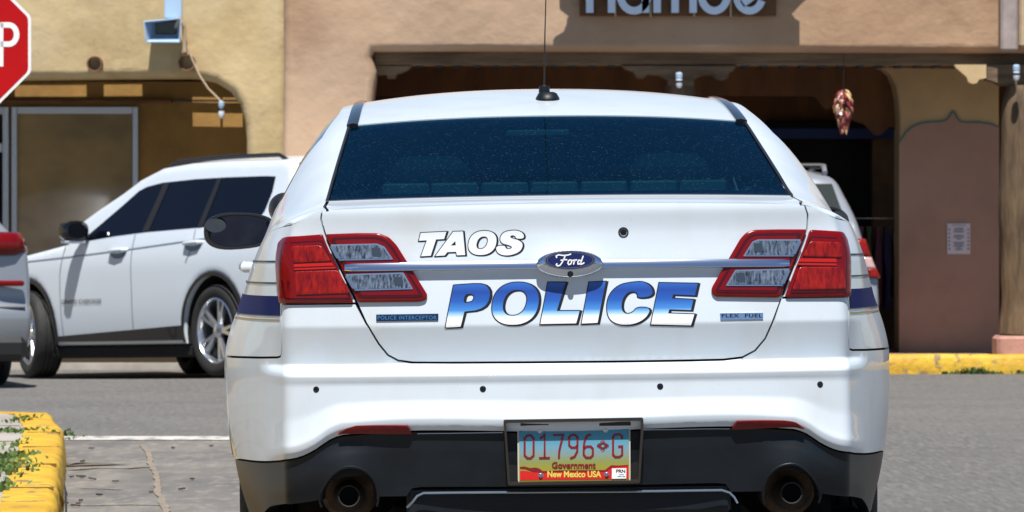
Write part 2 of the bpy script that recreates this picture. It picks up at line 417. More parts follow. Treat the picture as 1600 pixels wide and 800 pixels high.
# near kerb at the left: path of its road-side edge
KP = [(-12, 24.15), (-2.95, 24.15)] + [(-2.95+.52*math.sin(a), 23.62+.53*math.cos(a)) for a in np.linspace(.15, 1.5, 7)] + [(-1.775+.096*(17.6-y), y) for y in (22, 20.5, 19, 17.6, 16, 14, 11, 8, 4)]
def kx(y): return -1.775+.096*(17.6-y)
tag(mobj('worn_parking_bay', [(kx(3)-.1, 3, .004), (.2, 3, .004), (.2, 23.86, .004), (kx(23.8)-.1, 23.86, .004)], [(0, 1, 2, 3)], M['apron']), kind='structure')
tag(mobj('stop_line', [(-2.55, 23.82, .008), (.35, 23.82, .008), (.35, 24.28, .008), (-2.55, 24.28, .008)], [(0, 1, 2, 3)], M['line']), kind='structure')
def sweep_kerb(name, path, wd, h, material, step=.12, rough=.006):
    pts = resample(path, step, closed=False); v = []; f = []; n = len(pts)
    prof = [(.0, -.02), (-.0, .0), (-.008, .06), (-.016, h-.035), (-.028, h-.012), (-.05, h), (-wd*.6, h+.003), (-wd, h), (-wd-.002, -.02)]
    for i, p in enumerate(pts):
        a = np.array(pts[max(i-1, 0)]); b = np.array(pts[min(i+1, n-1)]); d = (b-a)/np.linalg.norm(b-a); nr = np.array([-d[1], d[0]])
        for k, (o_, z) in enumerate(prof):
            q = np.array(p) + nr*(-o_)*-1
            nz = noise.noise(Vector((q[0]*3, q[1]*3, z*9)))*rough*(1 if 0 < k < 8 else 0); nz2 = noise.noise(Vector((q[0]*9+5, q[1]*9, z*20)))*rough*.7
            q = q + nr*(nz+nz2)
            v.append((q[0], q[1], z + ground_z(q[0], q[1]) + (nz2 if z > .1 else 0)))
    m = len(prof)
    for i in range(n-1):
        for k in range(m-1): f.append((i*m+k, i*m+k+1, (i+1)*m+k+1, (i+1)*m+k))
    o = mobj(name, v, f, material); o.data.shade_smooth(); o.data.set_sharp_from_angle(angle=R(50))
    return tag(o, kind='structure')
# nr points left of travel; the near kerb travels right then towards the camera, so the road is on its left: reverse it
sweep_kerb('yellow_kerb', KP, .21, .15, M['kerb'], .06, .014)
# sidewalk inside the kerb
inner = [(-12, 23.94), (-2.95, 23.94), (-2.72, 23.84), (-2.62, 23.6)] + [(kx(y)-.20, y) for y in (22, 20, 17.6, 14, 11, 8, 4)] + [(-12, 4)]
tag(mobj('near_sidewalk', [(x, y, .146) for x, y in inner], [tuple(range(len(inner)))], M['concrete']), kind='structure')
mb = MB()
for y in (22.3, 20.55, 18.6, 16.9): mb.box(-8, kx(y)-.24, y-.008, y+.008, .142, .1485)
tag(mb.build('sidewalk_joints', mat('joint_dirt', (.06, .045, .03), .95)), kind='structure')
mb = MB()
for y in (21.4, 19.9, 18.35, 16.6): mb.box(kx(y)-.19, kx(y)-.03, y-.005, y+.005, .140, .1545)
tag(mb.build('kerb_joints', mat('kerb_joint', (.16, .09, .02), .95)), kind='structure')
# worn dark scrape on the kerb face
def scrape(name, y0, y1, seed):
    rr = random.Random(seed); V = []
    n = 16
    top = [(y0+(y1-y0)*i/n, .13*(1-abs(i/n-.45)*1.5)+rr.uniform(-.018, .018)) for i in range(n+1)]
    bot = [(y0+(y1-y0)*i/n, .045*abs(i/n-.5)*2+rr.uniform(0, .012)) for i in range(n+1)]
    v = [(kx(y)+.018-.10*max(0, min(z, .15)), y, max(.01, min(z, .125))) for y, z in top]+[(kx(y)+.018-.10*z, y, z*.6+.006) for y, z in bot]
    f = [(i, i+1, n+2+i, n+1+i) for i in range(n)]
    return mobj(name, v, f, mat('bare_scrape', (.13, .11, .085), .9, color2=(.035, .033, .03), vscale=16), None)
tag(scrape('kerb_scrape', 16.6, 18.4, 3), kind='structure')
# cracks in the bay, filled with pale grit
def crack(name, px_pts, wd, material, zz=.009):
    P = []
    for px, py in px_pts:
        D = FP*CH/(py-HZ); P.append(((px-800)/FP*D, D))
    P = resample(P, .12, closed=False); rr = random.Random(len(P)); Q = [(x+rr.uniform(-.004, .004), y+rr.uniform(-.02, .02)) for x, y in P]
    v, f = ribbon(Q, wd); v = [(a+rr.uniform(-wd*.18, wd*.18), b, zz) for a, b in v]
    return tag(mobj(name, v, f, material), kind='structure')
M['grit'] = mat('crack_grit', (.27, .22, .165), .95, color2=(.15, .125, .10), vscale=25)
M['crackdark'] = mat('crack_dark', (.15, .12, .09), .95, color2=(.10, .08, .06), vscale=20)
crack('pavement_crack', [(222, 697), (232, 712), (236, 728), (243, 741), (245, 756), (247, 772), (256, 790), (262, 806), (270, 830)], .028, M['grit'])
crack('pavement_crack', [(112, 737), (150, 733), (200, 734), (240, 731)], .05, M['grit'], .0095)
crack('pavement_crack', [(105, 792), (150, 792), (200, 791), (252, 792)], .035, M['grit'], .0095)
crack('pavement_crack', [(128, 765), (160, 766), (190, 767)], .03, M['grit'], .0095)
crack('pavement_crack', [(106, 727), (125, 729), (150, 728), (165, 727)], .22, M['crackdark'], .010)

# far kerbs and sidewalks
sweep_kerb('far_yellow_kerb', [(30, 36.9), (9, 36.25), (4.4, 35.98), (2.6, 35.86), (-1.9, 35.8)], .2, .155, M['kerb'], .2, .012)
tag(mobj('portal_sidewalk', [(-1.9, 35.98, .118), (4.4, 36.14, .118), (30, 37.1, .118), (30, 42, .118), (-1.9, 42, .118)], [(0, 1, 2, 3, 4)], M['pinkwalk']), kind='structure')
sweep_kerb('far_concrete_kerb', [(-1.95, 40.9), (-20, 40.9)], .18, .03, M['concrete'], .3, .01)
tag(mobj('shop_sidewalk', [(-20, 41.05, -.081), (-1.9, 41.05, -.081), (-1.9, 44, -.081), (-20, 44, -.081)], [(0, 1, 2, 3)], M['concrete']), kind='structure')

# weeds: real blades in the joints
M['grass'] = mat('weed_green', (.045, .105, .018), .7, color2=(.10, .15, .03), vscale=9)
M['dry'] = mat('dry_leaf', (.09, .06, .035), .9, color2=(.03, .03, .025), vscale=40)
def weeds(name, spots, seed=1):
    rr = random.Random(seed); mb = MB()
    for (x, y, z, sx, sy, n, h) in spots:
        for _ in range(int(n*.55)):
            a = x+rr.gauss(0, sx); b = y+rr.gauss(0, sy); hh = h*.72*rr.uniform(.4, 1.1); dx = rr.gauss(0, .5)*hh; dy = rr.gauss(0, .5)*hh; w_ = rr.uniform(.004, .009)
            t = rr.uniform(0, math.pi); cx, cy = math.cos(t)*w_, math.sin(t)*w_
            mb.add([(a-cx, b-cy, z), (a+cx, b+cy, z), (a+cx*1.2+dx*.5, b+cy*1.2+dy*.5, z+hh*.6), (a-cx*1.2+dx*.5, b-cy*1.2+dy*.5, z+hh*.6), (a+dx, b+dy, z+hh*.85)], [(0, 1, 2, 3), (3, 2, 4)])
    return tag(mb.build(name, M['grass']), kind='stuff')
def gp(px, py, z=.15):
    D = FP*(CH-z)/(py-HZ); return ((px-800)/FP*D, D)
sp = []
for px, py, n, h, sx, sy in [(36, 655, 120, .035, .035, .22), (30, 673, 150, .035, .09, .10), (8, 675, 60, .03, .06, .08), (22, 713, 160, .045, .05, .16), (8, 735, 260, .05, .05, .25), (4, 760, 120, .04, .03, .2), (24, 695, 80, .03, .02, .3), (12, 722, 140, .04, .05, .2)]:
    x, y = gp(px, py); sp.append((x, y, .147, sx, sy, n, h))
for px, py, n, h in [(97, 665, 60, .05), (118, 668, 30, .03), (104, 672, 30, .03)]:
    x, y = gp(px, py+16, 0); sp.append((x, y, .0, .03, .08, n, h))
weeds('kerb_weeds', sp, 3)
sp = []
for px, n, h, s_ in [(1525, 160, .10, .05), (1505, 80, .06, .05), (1555, 60, .05, .05), (1480, 40, .05, .03), (1598, 60, .06, .04)]:
    x = (px-800)/FP*35.85; sp.append((x, 35.86, .0, s_, .012, n, h))
weeds('kerb_base_weeds', sp, 5)
rr = random.Random(4); mb = MB()
for px, py in [(112, 749), (123, 748), (130, 748), (127, 749), (144, 752), (101, 790), (122, 791), (126, 786), (118, 794), (284, 768), (236, 773), (129, 724), (143, 704), (270, 703), (330, 700), (180, 756), (300, 752), (155, 777)]:
    x, y = gp(px, py, 0); a = rr.uniform(0, 3); L = rr.uniform(.006, .020)
    mb.box(-L, L, -.008, .008, 0, .006, 0, Matrix.Translation((x, y, .0095)) @ Euler((rr.uniform(-.15, .15), rr.uniform(-.2, .2), a)).to_matrix().to_4x4())
tag(mb.build('dry_leaf_litter', M['dry']), kind='stuff')
#@@BUILDINGS
# ================================================================== BUILDINGS
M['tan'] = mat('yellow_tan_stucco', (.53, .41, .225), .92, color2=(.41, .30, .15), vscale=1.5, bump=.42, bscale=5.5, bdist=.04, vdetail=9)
add_speckle(M['tan'], (.50, .40, .24), 1.4, .52, .66, .55)
add_speckle(M['tan'], (.25, .17, .08), 12, .64, .78, .4)
add_speckle(M['tan'], (.33, .225, .10), 1.0, .54, .70, .5, (2.2, 1, .5))
add_speckle(M['tan'], (.56, .45, .28), 3.4, .60, .74, .5)
M['pink'] = mat('pinkish_stucco', (.43, .275, .165), .92, color2=(.34, .21, .125), vscale=1.2, bump=.42, bscale=5.5, bdist=.04, vdetail=9)
add_speckle(M['pink'], (.46, .325, .22), .32, .48, .62, .7)
add_speckle(M['pink'], (.27, .16, .10), 2.2, .60, .76, .5, (1, 1, 1.6))
add_speckle(M['pink'], (.47, .34, .24), 7, .62, .78, .4)
M['lighttan'] = mat('cream_stucco', (.44, .33, .21), .92, var=.12, vscale=1.5, bump=.4, bscale=5, bdist=.03)
M['recess'] = mat('recess_stucco_shade_tone', (.30, .165, .042), .9, var=.25, vscale=1.6, bump=.4, bscale=6, bdist=.03)  # warm brown of the recess shade put into the base colour
M['beam'] = mat('weathered_beam', (.20, .135, .08), .85, color2=(.09, .058, .034), vscale=5, stretch=(.35, 1, 3), bump=.5, bscale=14, bdist=.02)
M['logwood'] = mat('peeled_log', (.18, .115, .058), .8, color2=(.05, .03, .016), vscale=4.5, stretch=(2.4, 2.4, .35), bump=.6, bscale=12, bdist=.02, vdetail=9)
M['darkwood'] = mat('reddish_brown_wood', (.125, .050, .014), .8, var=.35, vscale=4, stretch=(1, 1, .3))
M['cream'] = mat('cream_pier', (.50, .36, .19), .9, var=.12, vscale=1.6, bump=.3, bscale=6, bdist=.02)
M['dado'] = mat('brown_dado', (.37, .235, .175), .9, var=.14, vscale=1.4, bump=.3, bscale=6, bdist=.02)
M['teal'] = mat('teal_line', (.03, .16, .18), .8)
M['alum'] = mat('aluminium_frame', (.40, .42, .44), .4, metal=.5)
M['tan_reflect'] = mat('shop_glass_tan_reflection', (.32, .225, .095), .05, spec=.5, color2=(.16, .115, .06), vscale=.9, stretch=(1, 1, 1.6), vdetail=3)  # tan reflection of the street painted into the glass colour
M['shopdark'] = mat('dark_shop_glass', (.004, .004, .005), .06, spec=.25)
M['paleblue'] = mat('pale_blue_metal', (.36, .50, .66), .45)
M['galv'] = mat('galvanised_pipe', (.33, .27, .25), .6, var=.2, vscale=6)
M['signblue'] = mat('sign_letter', (.66, .78, .92), .45)
M['signback'] = mat('sign_backing', (.13, .058, .02), .8, var=.3, vscale=6)
M['awning'] = mat('blue_awning', (.014, .028, .11), .8)
M['paper'] = mat('paper_notice', (.60, .60, .66), .8)
M['ink'] = mat('print_ink', (.12, .12, .16), .8)
M['cord'] = mat('pale_cable', (.52, .40, .27), .7)
M['pvc'] = mat('lamp_white', (.62, .66, .72), .4)

def wallmap(D, amp=.02, sc=1.1, seed=0):
    def f(a, b):
        a = np.atleast_1d(a); b = np.atleast_1d(b)
        # smooth uneven adobe surface, evaluated analytically so that normals stay clean
        d = amp*(.5*np.sin(a*sc*1.7+seed+1.3*np.sin(b*sc*1.1))+.35*np.sin(b*sc*2.3+seed*2+np.sin(a*sc*.9+2))+.2*np.sin(a*sc*4.1+b*sc*3.3+seed))
        return np.stack([a, np.full_like(a, D)+d, b], 1)
    return f
def PX(D, pts): return [(WP(x, y, D)[0], WP(x, y, D)[2]) for x, y in pts]
def wall(name, D, loops, material, parent, thick=.35, step=.25, rnd=.07, **k):
    """adobe wall: sheet with edges rounded back and reveals of the wall's thickness"""
    mp_ = wallmap(D, **k)
    # front sheet inset by rnd, then a rolled edge
    outer = loops[0]; holes = loops[1:]
    ins = [offset_poly(outer, -rnd)] + [offset_poly(h, rnd) for h in holes]
    V0, F0, N0 = patch('w', ins, mp_, None, None, step=step, thick=0, only=True, flip=False)
    parts = [(V0, F0, N0)]
    for l, sgn in [(outer, -1)] + [(h, 1) for h in holes]:
        ring = []
        base = resample(l, .12)
        for k_ in range(6):
            a = k_/5*math.pi/2
            q = np.array(offset_poly(base, sgn*rnd*(1-math.sin(a)))) ; P = mp_(q[:, 0], q[:, 1]); P[:, 1] += rnd*(1-math.cos(a)); ring.append(P)
        P = ring[-1].copy(); P[:, 1] = D+thick; ring.append(P)
        # reconnect: first ring has to lie on the sheet's border
        n = len(base); v = np.concatenate(ring).tolist(); f_ = []
        for j in range(len(ring)-1):
            for i in range(n): f_.append([j*n+i, j*n+(i+1) % n, (j+1)*n+(i+1) % n, (j+1)*n+i])
        ns = []
        for q in f_:
            a, b, c = (np.array(v[q[0]]), np.array(v[q[1]]), np.array(v[q[2]])); nn = np.cross(b-a, c-a); nn = nn/(np.linalg.norm(nn)+1e-12)
            ctr = (a+c)/2
            t_ = np.array([[ctr[0], ctr[2]]]); 
            ns.append(nn)
        ns = np.array(ns).reshape(len(ring)-1, n, 3)
        # vertex normals averaged round the rolled edge
        vn = np.zeros((len(ring), n, 3))
        for j in range(len(ring)-1):
            for i in range(n):
                for (jj, ii) in ((j, i), (j, (i+1) % n), (j+1, i), (j+1, (i+1) % n)): vn[jj, ii] += ns[j, i]
        vn /= np.linalg.norm(vn, axis=2)[:, :, None]+1e-12
        if (vn[0, :, 1].mean()) > 0:
            vn = -vn; f_ = [q[::-1] for q in f_]
        vn[0, :] = (0, -1, 0)
        vn[-1] = vn[-2]
        ln = []
        for q in f_: ln += [tuple(vn[i//n, i % n]) for i in q]
        parts.append((v, f_, ln))
    return join_obj(name, parts, material, parent)

# ---------------------------------------------------------------- left adobe shop
DL = 41.2
shopL = tag(empty('adobe_shop', (-5, DL, 0)), 'yellow tan adobe shop with a deep rounded window recess behind the white car', 'building')
def kidL(o): o.parent = shopL; o.matrix_parent_inverse = Matrix.Translation((5, -DL, 0)); return o
xl, xr = -16.0, WP(450, 0, DL)[0]
outerL = [(xl, -.15), (xr, -.15), (xr, 3.42), (xl, 3.42)]
hole = PX(DL, [(-420, 900), (-420, 128), (20, 124), (180, 122), (300, 121), (335, 128), (360, 143), (375, 163), (382, 188), (385, 215), (386, 300), (386, 900)])
hole = [(x, max(z, -.075)) for x, z in hole]
kidL(wall('wall', DL, [outerL, hole], M['tan'], None, thick=.40, rnd=.09, seed=2, amp=.05))
DB = 42.3
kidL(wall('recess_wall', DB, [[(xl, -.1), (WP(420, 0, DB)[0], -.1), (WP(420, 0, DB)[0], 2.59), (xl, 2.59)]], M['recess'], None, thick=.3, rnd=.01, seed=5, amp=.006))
# recess end wall at the right, unseen roof boards with gaps added to throw sun patches
mb = MB(); X1 = WP(388, 0, DL+.4)[0]; mb.box(X1, X1+.3, DL+.41, DB+.3, -.1, 2.6)
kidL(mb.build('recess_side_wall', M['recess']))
mb = MB(); zt = 2.605
def lx(px): return WP(px, 0, DB)[0]
tan_el = math.tan(R(SUN_EL))
holes = [(lx(23), lx(135), (zt-2.553)/tan_el, (zt-2.42)/tan_el), (lx(162), lx(222), (zt-2.553)/tan_el, (zt-2.42)/tan_el), (lx(300), lx(378), (zt-2.44)/tan_el, (zt-2.14)/tan_el)]
cuts = [xl]+[c for h in holes for c in h[:2]]+[X1+.3]
for i in range(0, len(cuts), 2): mb.box(cuts[i], cuts[i+1], DL+.41, DB+.3, zt, zt+.025)
for a, b, d0, d1 in holes:
    mb.box(a, b, DL+.41, DB-d1, zt, zt+.025)
    if d0 > .001: mb.box(a, b, DB-d0, DB+.3, zt, zt+.025)
mb.box(lx(343), lx(347), DB-.3, DB, zt+.026, zt+.05)
kidL(mb.build('sun_slot_roof', M['darkwood']))
# roof & side masses of the shop
mb = MB(); mb.box(xl, xr+.0, DB+.31, DB+6, -.1, 3.3); mb.box(xl, xl+.35, DL+.42, DB+.3, -.1, 3.35)
kidL(mb.build('rear_mass', M['tan']))
mb = MB(); mb.box(xl, X1-.01, DB-.03, DB-.012, -.08, .30, .004); kidL(mb.build('base_shade_strip', mat('painted_base_shade', (.035, .022, .010), .9)))  # dark strip painted for the shade at the recess foot
# lintel ledge
mb = MB(); a = WP(-420, 0, DB)[0]; mb.box(a, lx(270), DB-.12, DB-.012, WP(0, 161, DB)[2], WP(0, 156, DB)[2], .006)
kidL(mb.build('ledge', M['darkwood']))
mb = MB(); mb.box(lx(270)+.002, lx(384), DB-.05, DB-.012, WP(0, 159, DB)[2], WP(0, 156, DB)[2])
kidL(mb.build('ledge', M['black']))
# shop window
def framed_window(px0, px1, py0, z0, D, frame_w, parent, glassmat, name='window', bars=()):
    x0, x1, z1 = WP(px0, 0, D)[0], WP(px1, 0, D)[0], WP(0, py0, D)[2]
    mb = MB(); fw = frame_w
    mb.box(x0, x0+fw, D-.07, D-.003, z0, z1, .005); mb.box(x1-fw, x1, D-.07, D-.003, z0, z1, .005)
    mb.box(x0+fw+.001, x1-fw-.001, D-.068, D-.003, z1-fw*1.2, z1, .005); mb.box(x0+fw+.001, x1-fw-.001, D-.068, D-.003, z0, z0+fw, .005)
    for bz in bars: mb.box(x0+fw+.001, x1-fw-.001, D-.066, D-.003, bz-fw*.7, bz+fw*.7, .005)
    o = kidL(mb.build(name, M['alum']))
    m2 = MB(); m2.box(x0+fw*.6, x1-fw*.6, D-.035, D-.02, z0+fw*.6, z1-fw*.6)
    g = m2.build('pane', glassmat); g.parent = o; g.matrix_parent_inverse = Matrix.Identity(4)
    return o
framed_window(19, 217, 167, .45, DB-.01, .055, shopL, M['tan_reflect'], 'shop_window')
framed_window(-130, 15, 167, .05, DB-.01, .06, shopL, M['shopdark'], 'glazed_door', bars=(WP(0, 231, DB)[2],))
framed_window(-400, -140, 167, .45, DB-.01, .055, shopL, M['tan_reflect'], 'shop_window')
# drain spouts
for px, py, r_ in ((149, 99, .072), (293, 97, .078)):
    x, y, z = WP(px, py, DL); mb = MB(); Mx = AX((x, DL+.1, z), (0, -1, -.05))
    mb.lathe([(r_*.80, .0), (r_*.80, .20), (r_, .202), (r_, .0)], Mx, 24)
    s_ = kidL(mb.build('drain_spout', mat('clay_pipe', (.16, .075, .035), .8, var=.3, vscale=20), smooth=True))
    mb = MB(); mb.lathe([(0, .02), (r_*.79, .02)], Mx, 24); c = mb.build('spout_hole', M['void']); c.parent = s_
# projecting floodlight on the wall
x, y, z = WP(255, 45, DL-.15)
fl = tag(empty('wall_floodlight', (x, DL, z)), 'pale blue boxy wall floodlight above the curved end of the recess', 'floodlight')
mb = MB(); mb.box(.0, .165, -.02, .10, .10, .9, .01); o = mb.build('mounting_box', M['paleblue'], fl)
mb = MB()   # open box facing down and out
p = [(-.16, .03), (-.15, -.10), (.165, -.10), (.165, .03)]
mb.add([(-.165, -.24, .06), (-.145, -.24, -.125), (.155, -.24, -.125), (.165, -.24, .09), (-.095, -.02, .06), (-.085, -.02, -.055), (.12, -.02, -.055), (.13, -.02, .09)], [(0, 1, 5, 4), (1, 2, 6, 5), (2, 3, 7, 6), (3, 0, 4, 7), (4, 5, 6, 7)])
o = mb.build('lamp_housing', M['paleblue'], fl); so_ = o.modifiers.new('s', 'SOLIDIFY'); so_.thickness = .012
mb = MB(); mb.box(-.08, .115, -.045, -.024, -.045, .085, .008); mb.build('lamp_face', M['blackgloss'], fl)
mb = MB(); mb.tube([(.11, -.03, .02), (.15, -.13, .1), (.19, -.08, .03), (.19, -.04, -.12), (.19, -.03, -.21)], .022, 8); mb.build('conduit', M['cord'], fl, smooth=True)
# cable with a hanging bulb
def lantern(name, loc, label, h=.15, group=None, cord_pts=None):
    r_ = tag(empty(name, loc), label, 'string light', group)
    mb = MB(); mb.lathe([(0, .0), (.018, .002), (.026, .02), (.03, .05), (.024, .08), (.02, .10), (.02, h)], Matrix.Translation((0, 0, -h)), 16); mb.build('bulb', M['pvc'], r_, True)
    mb = MB(); mb.lathe([(.0, 0), (.026, 0), (.029, .01), (.029, .045), (.012, .055), (0, .055)], Matrix.Translation((0, 0, -.055)), 16); mb.build('socket', M['paleblue'], r_, True)
    mb = MB(); mb.lathe([(.031, 0), (.033, .005), (.033, .012), (.031, .017)], Matrix.Translation((0, 0, -.085)), 16); mb.build('collar', M['black'], r_, True)
    if cord_pts:
        mb = MB(); mb.tube(cord_pts, .009, 6); mb.build('cord', M['cord'], r_, True)
    return r_
x, y, z = WP(346, 158, DL-.08)
def rel(px, py, D, o): a = WP(px, py, D); return (a[0]-o[0], a[1]-o[1], a[2]-o[2])
O = (x, y, z)
lantern('hanging_lamp', O, 'small pale lamp bulb hanging from a drooping cable at the curved recess end', .16,
        cord_pts=[rel(293, 74, DL-.12, O), rel(300, 92, DL-.1, O), rel(312, 118, DL-.1, O), rel(325, 138, DL-.09, O), rel(340, 153, DL-.08, O), (0, 0, -.005)])

# ---------------------------------------------------------------- right adobe portal
DR = 36.5
shopR = tag(empty('portal_building', (4, DR, 0)), 'pinkish brown adobe building with a long shaded porch behind the police car', 'building')
def kidR(o): o.parent = shopR; o.matrix_parent_inverse = Matrix.Translation((-4, -DR, 0)); return o
x0 = WP(443, 0, DR)[0]; xe_ = 12.0
outerR = [(x0, -.1), (xe_, -.1), (xe_, 4.6), (x0, 4.6)]
holeR = PX(DR, [(582, 900), (582, 160), (588, 110), (580, 88), (584, 80), (700, 79), (1000, 80), (1300, 81), (1560, 82)]) + [(9.5, WP(0, 83, DR)[2]), (9.5, -.05)]
holeR = [(x, max(z, .125)) for x, z in holeR]
kidR(wall('facade', DR, [outerR, holeR], M['pink'], None, thick=.5, rnd=.07, seed=1, amp=.05))
# paler newer plaster on the upper wall to the right of the sign
# porch roof, side and back
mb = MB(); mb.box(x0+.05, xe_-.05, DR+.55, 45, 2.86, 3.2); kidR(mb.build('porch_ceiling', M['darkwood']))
mb = MB()
for i in range(22): 
    xx = WP(600, 0, DR)[0]+.25+i*.42; mb.tube([(xx, DR+.56, 2.77), (xx, 39.5, 2.77)], .085, 8)
kidR(mb.build('ceiling_log', M['darkwood'], smooth=True))
mb = MB(); mb.box(x0+.04, x0+.55, DR+.52, 40.4, -.1, 2.84); kidR(mb.build('porch_end_wall', M['lighttan']))
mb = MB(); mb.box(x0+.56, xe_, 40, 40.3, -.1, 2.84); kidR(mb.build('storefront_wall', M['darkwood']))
mb = MB(); mb.box(x0+.1, xe_, 40.31, 46, -.1, 4.5); kidR(mb.build('rear_mass', M['pink']))
# shop windows at the back of the porch
for a, b in ((640, 820), (840, 1020), (1040, 1180)):
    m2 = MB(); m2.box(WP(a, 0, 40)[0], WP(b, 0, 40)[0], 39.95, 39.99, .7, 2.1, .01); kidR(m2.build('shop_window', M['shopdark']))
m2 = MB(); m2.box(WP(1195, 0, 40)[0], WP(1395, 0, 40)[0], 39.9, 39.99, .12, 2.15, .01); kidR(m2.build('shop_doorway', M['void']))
m2 = MB(); m2.box(WP(1361, 0, 39.8)[0], WP(1400, 0, 39.8)[0], 39.7, 39.88, .12, WP(0, 216, 39.8)[2], .01); kidR(m2.build('door_post', mat('dim_brown_post', (.10, .05, .02), .8, var=.3)))
m2 = MB(); m2.box(WP(1190, 0, 39.4)[0], WP(1402, 0, 39.4)[0], 39.35, 39.42, WP(0, 217, 39.4)[2], WP(0, 200, 39.4)[2], .01); kidR(m2.build('blue_fascia', M['awning']))
# scalloped wooden valance under the porch
DV = 38.4
val = PX(DV, [(560, 90), (560, 150), (760, 150), (960, 150), (1150, 150), (1262, 150), (1274, 152), (1281, 160), (1286, 169), (1293, 171), (1300, 166), (1308, 161), (1316, 166), (1324, 177), (1332, 188), (1341, 191), (1350, 194), (1358, 202), (1364, 209), (1371, 212), (1378, 210), (1385, 203), (1392, 197), (1400, 203), (1410, 208), (1410, 90)])
mb = MB(); mb.prism(val, DV, DV+.05); kidR(mb.build('scalloped_valance', M['darkwood']))
# pier between porch bays
DP = 38.0
pier = PX(DP, [(1370, 104), (1382, 107), (1392, 117), (1399, 134), (1403, 155), (1405, 185), (1405, 555.5), (1561, 555.5), (1561, 104)])
po = kidR(wall('pier', DP, [pier], M['cream'], None, thick=.5, rnd=.03, step=.15, seed=3, amp=.006))
dl = PX(DP-.012, [(1405, 555), (1405, 224), (1410, 215), (1416, 207), (1424, 200), (1434, 195), (1446, 192), (1460, 191), (1474, 190), (1480, 187), (1484, 181), (1487, 176), (1490, 175), (1493, 179), (1496, 186), (1501, 191), (1512, 192), (1530, 192), (1546, 194), (1561, 199), (1561, 555)])
m2 = patch('painted_dado', [dl], lambda a, b: np.stack([a, np.full_like(a, DP-.014), b], 1), M['dado'], None, step=.2, thick=.006); kidR(m2)
mb = MB(); tl = PX(DP-.02, [(1405, 222), (1410, 214), (1416, 206), (1424, 199), (1434, 194), (1446, 191), (1460, 190), (1474, 189), (1480, 186), (1484, 180), (1487, 175), (1490, 174), (1493, 178), (1496, 185), (1501, 190), (1512, 191), (1530, 191), (1546, 193), (1560, 198)])
v, f = ribbon(tl, .013); kidR(mobj('teal_line', [(a, DP-.0235, b) for a, b in v], f, M['teal']))
# beam, corbels, posts
DBm = 36.72
zb0, zb1 = WP(0, 102, DBm)[2], WP(0, 83, DBm)[2]
mb = MB(); mb.box(WP(584, 0, DBm)[0], 9.45, DBm, DBm+.28, zb0, zb1+.04, .012); kidR(mb.build('beam', M['beam']))
mb = MB()
for k in range(28): xx = WP(650+k*30, 0, DBm)[0]; mb.box(xx, xx+.055, DBm+.03, DBm+.25, zb0-.018, zb0-.002)
kidR(mb.build('dentil_strip', M['black']))
def corbel(name, pxs, D, th, material, front=None):
    mb = MB(); mb.prism(PX(D, pxs), D, D+th); return kidR(mb.build(name, material))
corbel('corbel', [(583, 103), (643, 103), (638, 108), (628, 113), (620, 115), (617, 122), (606, 122), (603, 116), (583, 117)], DBm, .24, M['beam'])
corbel('corbel', [(972, 103), (1150, 103), (1146, 110), (1139, 113), (1138, 121), (1130, 125), (1120, 122), (1114, 116), (1098, 117), (1084, 124), (1084, 134), (1044, 134), (1044, 124), (1030, 117), (1012, 116), (1006, 122), (996, 121), (990, 112), (978, 108)], DBm-.02, .26, M['beam'])
mb = MB(); xx, _, _ = WP(1064, 0, DBm); mb.tube([(xx, DBm+.12, .12), (xx+.01, DBm+.12, 1.2), (xx, DBm+.12, WP(0, 134, DBm)[2])], [.14, .13, .125], 14); kidR(mb.build('porch_post', M['logwood'], smooth=True))
corbel('corbel', [(1491, 101), (1541, 101), (1541, 122), (1530, 124), (1526, 130), (1519, 131), (1513, 128), (1510, 120), (1502, 113), (1494, 106)], 36.40, .10, M['cream'])
corbel('corbel', [(1542, 101), (1640, 101), (1640, 133), (1565, 133), (1556, 128), (1542, 124)], DBm-.10, .26, M['beam'])
corbel('corbel', [(1641, 101), (1692, 101), (1688, 108), (1674, 118), (1668, 130), (1656, 130), (1652, 124), (1641, 122)], 36.40, .10, M['cream'])
# big log post on a pink stone
xp_, _, _ = WP(1594, 0, 36.55)
rr = random.Random(2); pts = []; rs = []
for k in range(19):
    t = k/18; pts.append((xp_+.012*math.sin(t*9), 36.60+.008*math.sin(t*7), .30+(WP(0, 134, 36.6)[2]-.30)*t)); rs.append(.165-.012*t+rr.uniform(-.005, .005)-(.045*max(0, (t-.93)/.07)))
mb = MB(); mb.tube(pts, rs, 28); kidR(mb.build('log_post', M['logwood'], smooth=True))
mb = MB(); mb.box(WP(1558, 0, 36.4)[0], WP(1640, 0, 36.4)[0], 36.40, 36.8, .112, WP(0, 525, 36.4)[2], .025); kidR(mb.build('post_stone', mat('pink_stone', (.42, .22, .17), .9, var=.25, vscale=9, bump=.4, bscale=25)))
# downpipe pilaster and paler wall beyond
mb = MB(); mb.box(WP(1564, 0, 36.3)[0], WP(1591, 0, 36.3)[0], 36.30, 36.46, WP(0, 80, 36.3)[2], 4.4, .02); kidR(mb.build('boxed_downpipe', M['galv']))
mb = MB(); mb.box(WP(1592, 0, 36.42)[0], 8, 36.41, 36.46, WP(0, 74, 36.4)[2], 4.5, .02); kidR(mb.build('pale_plaster_panel', M['lighttan']))
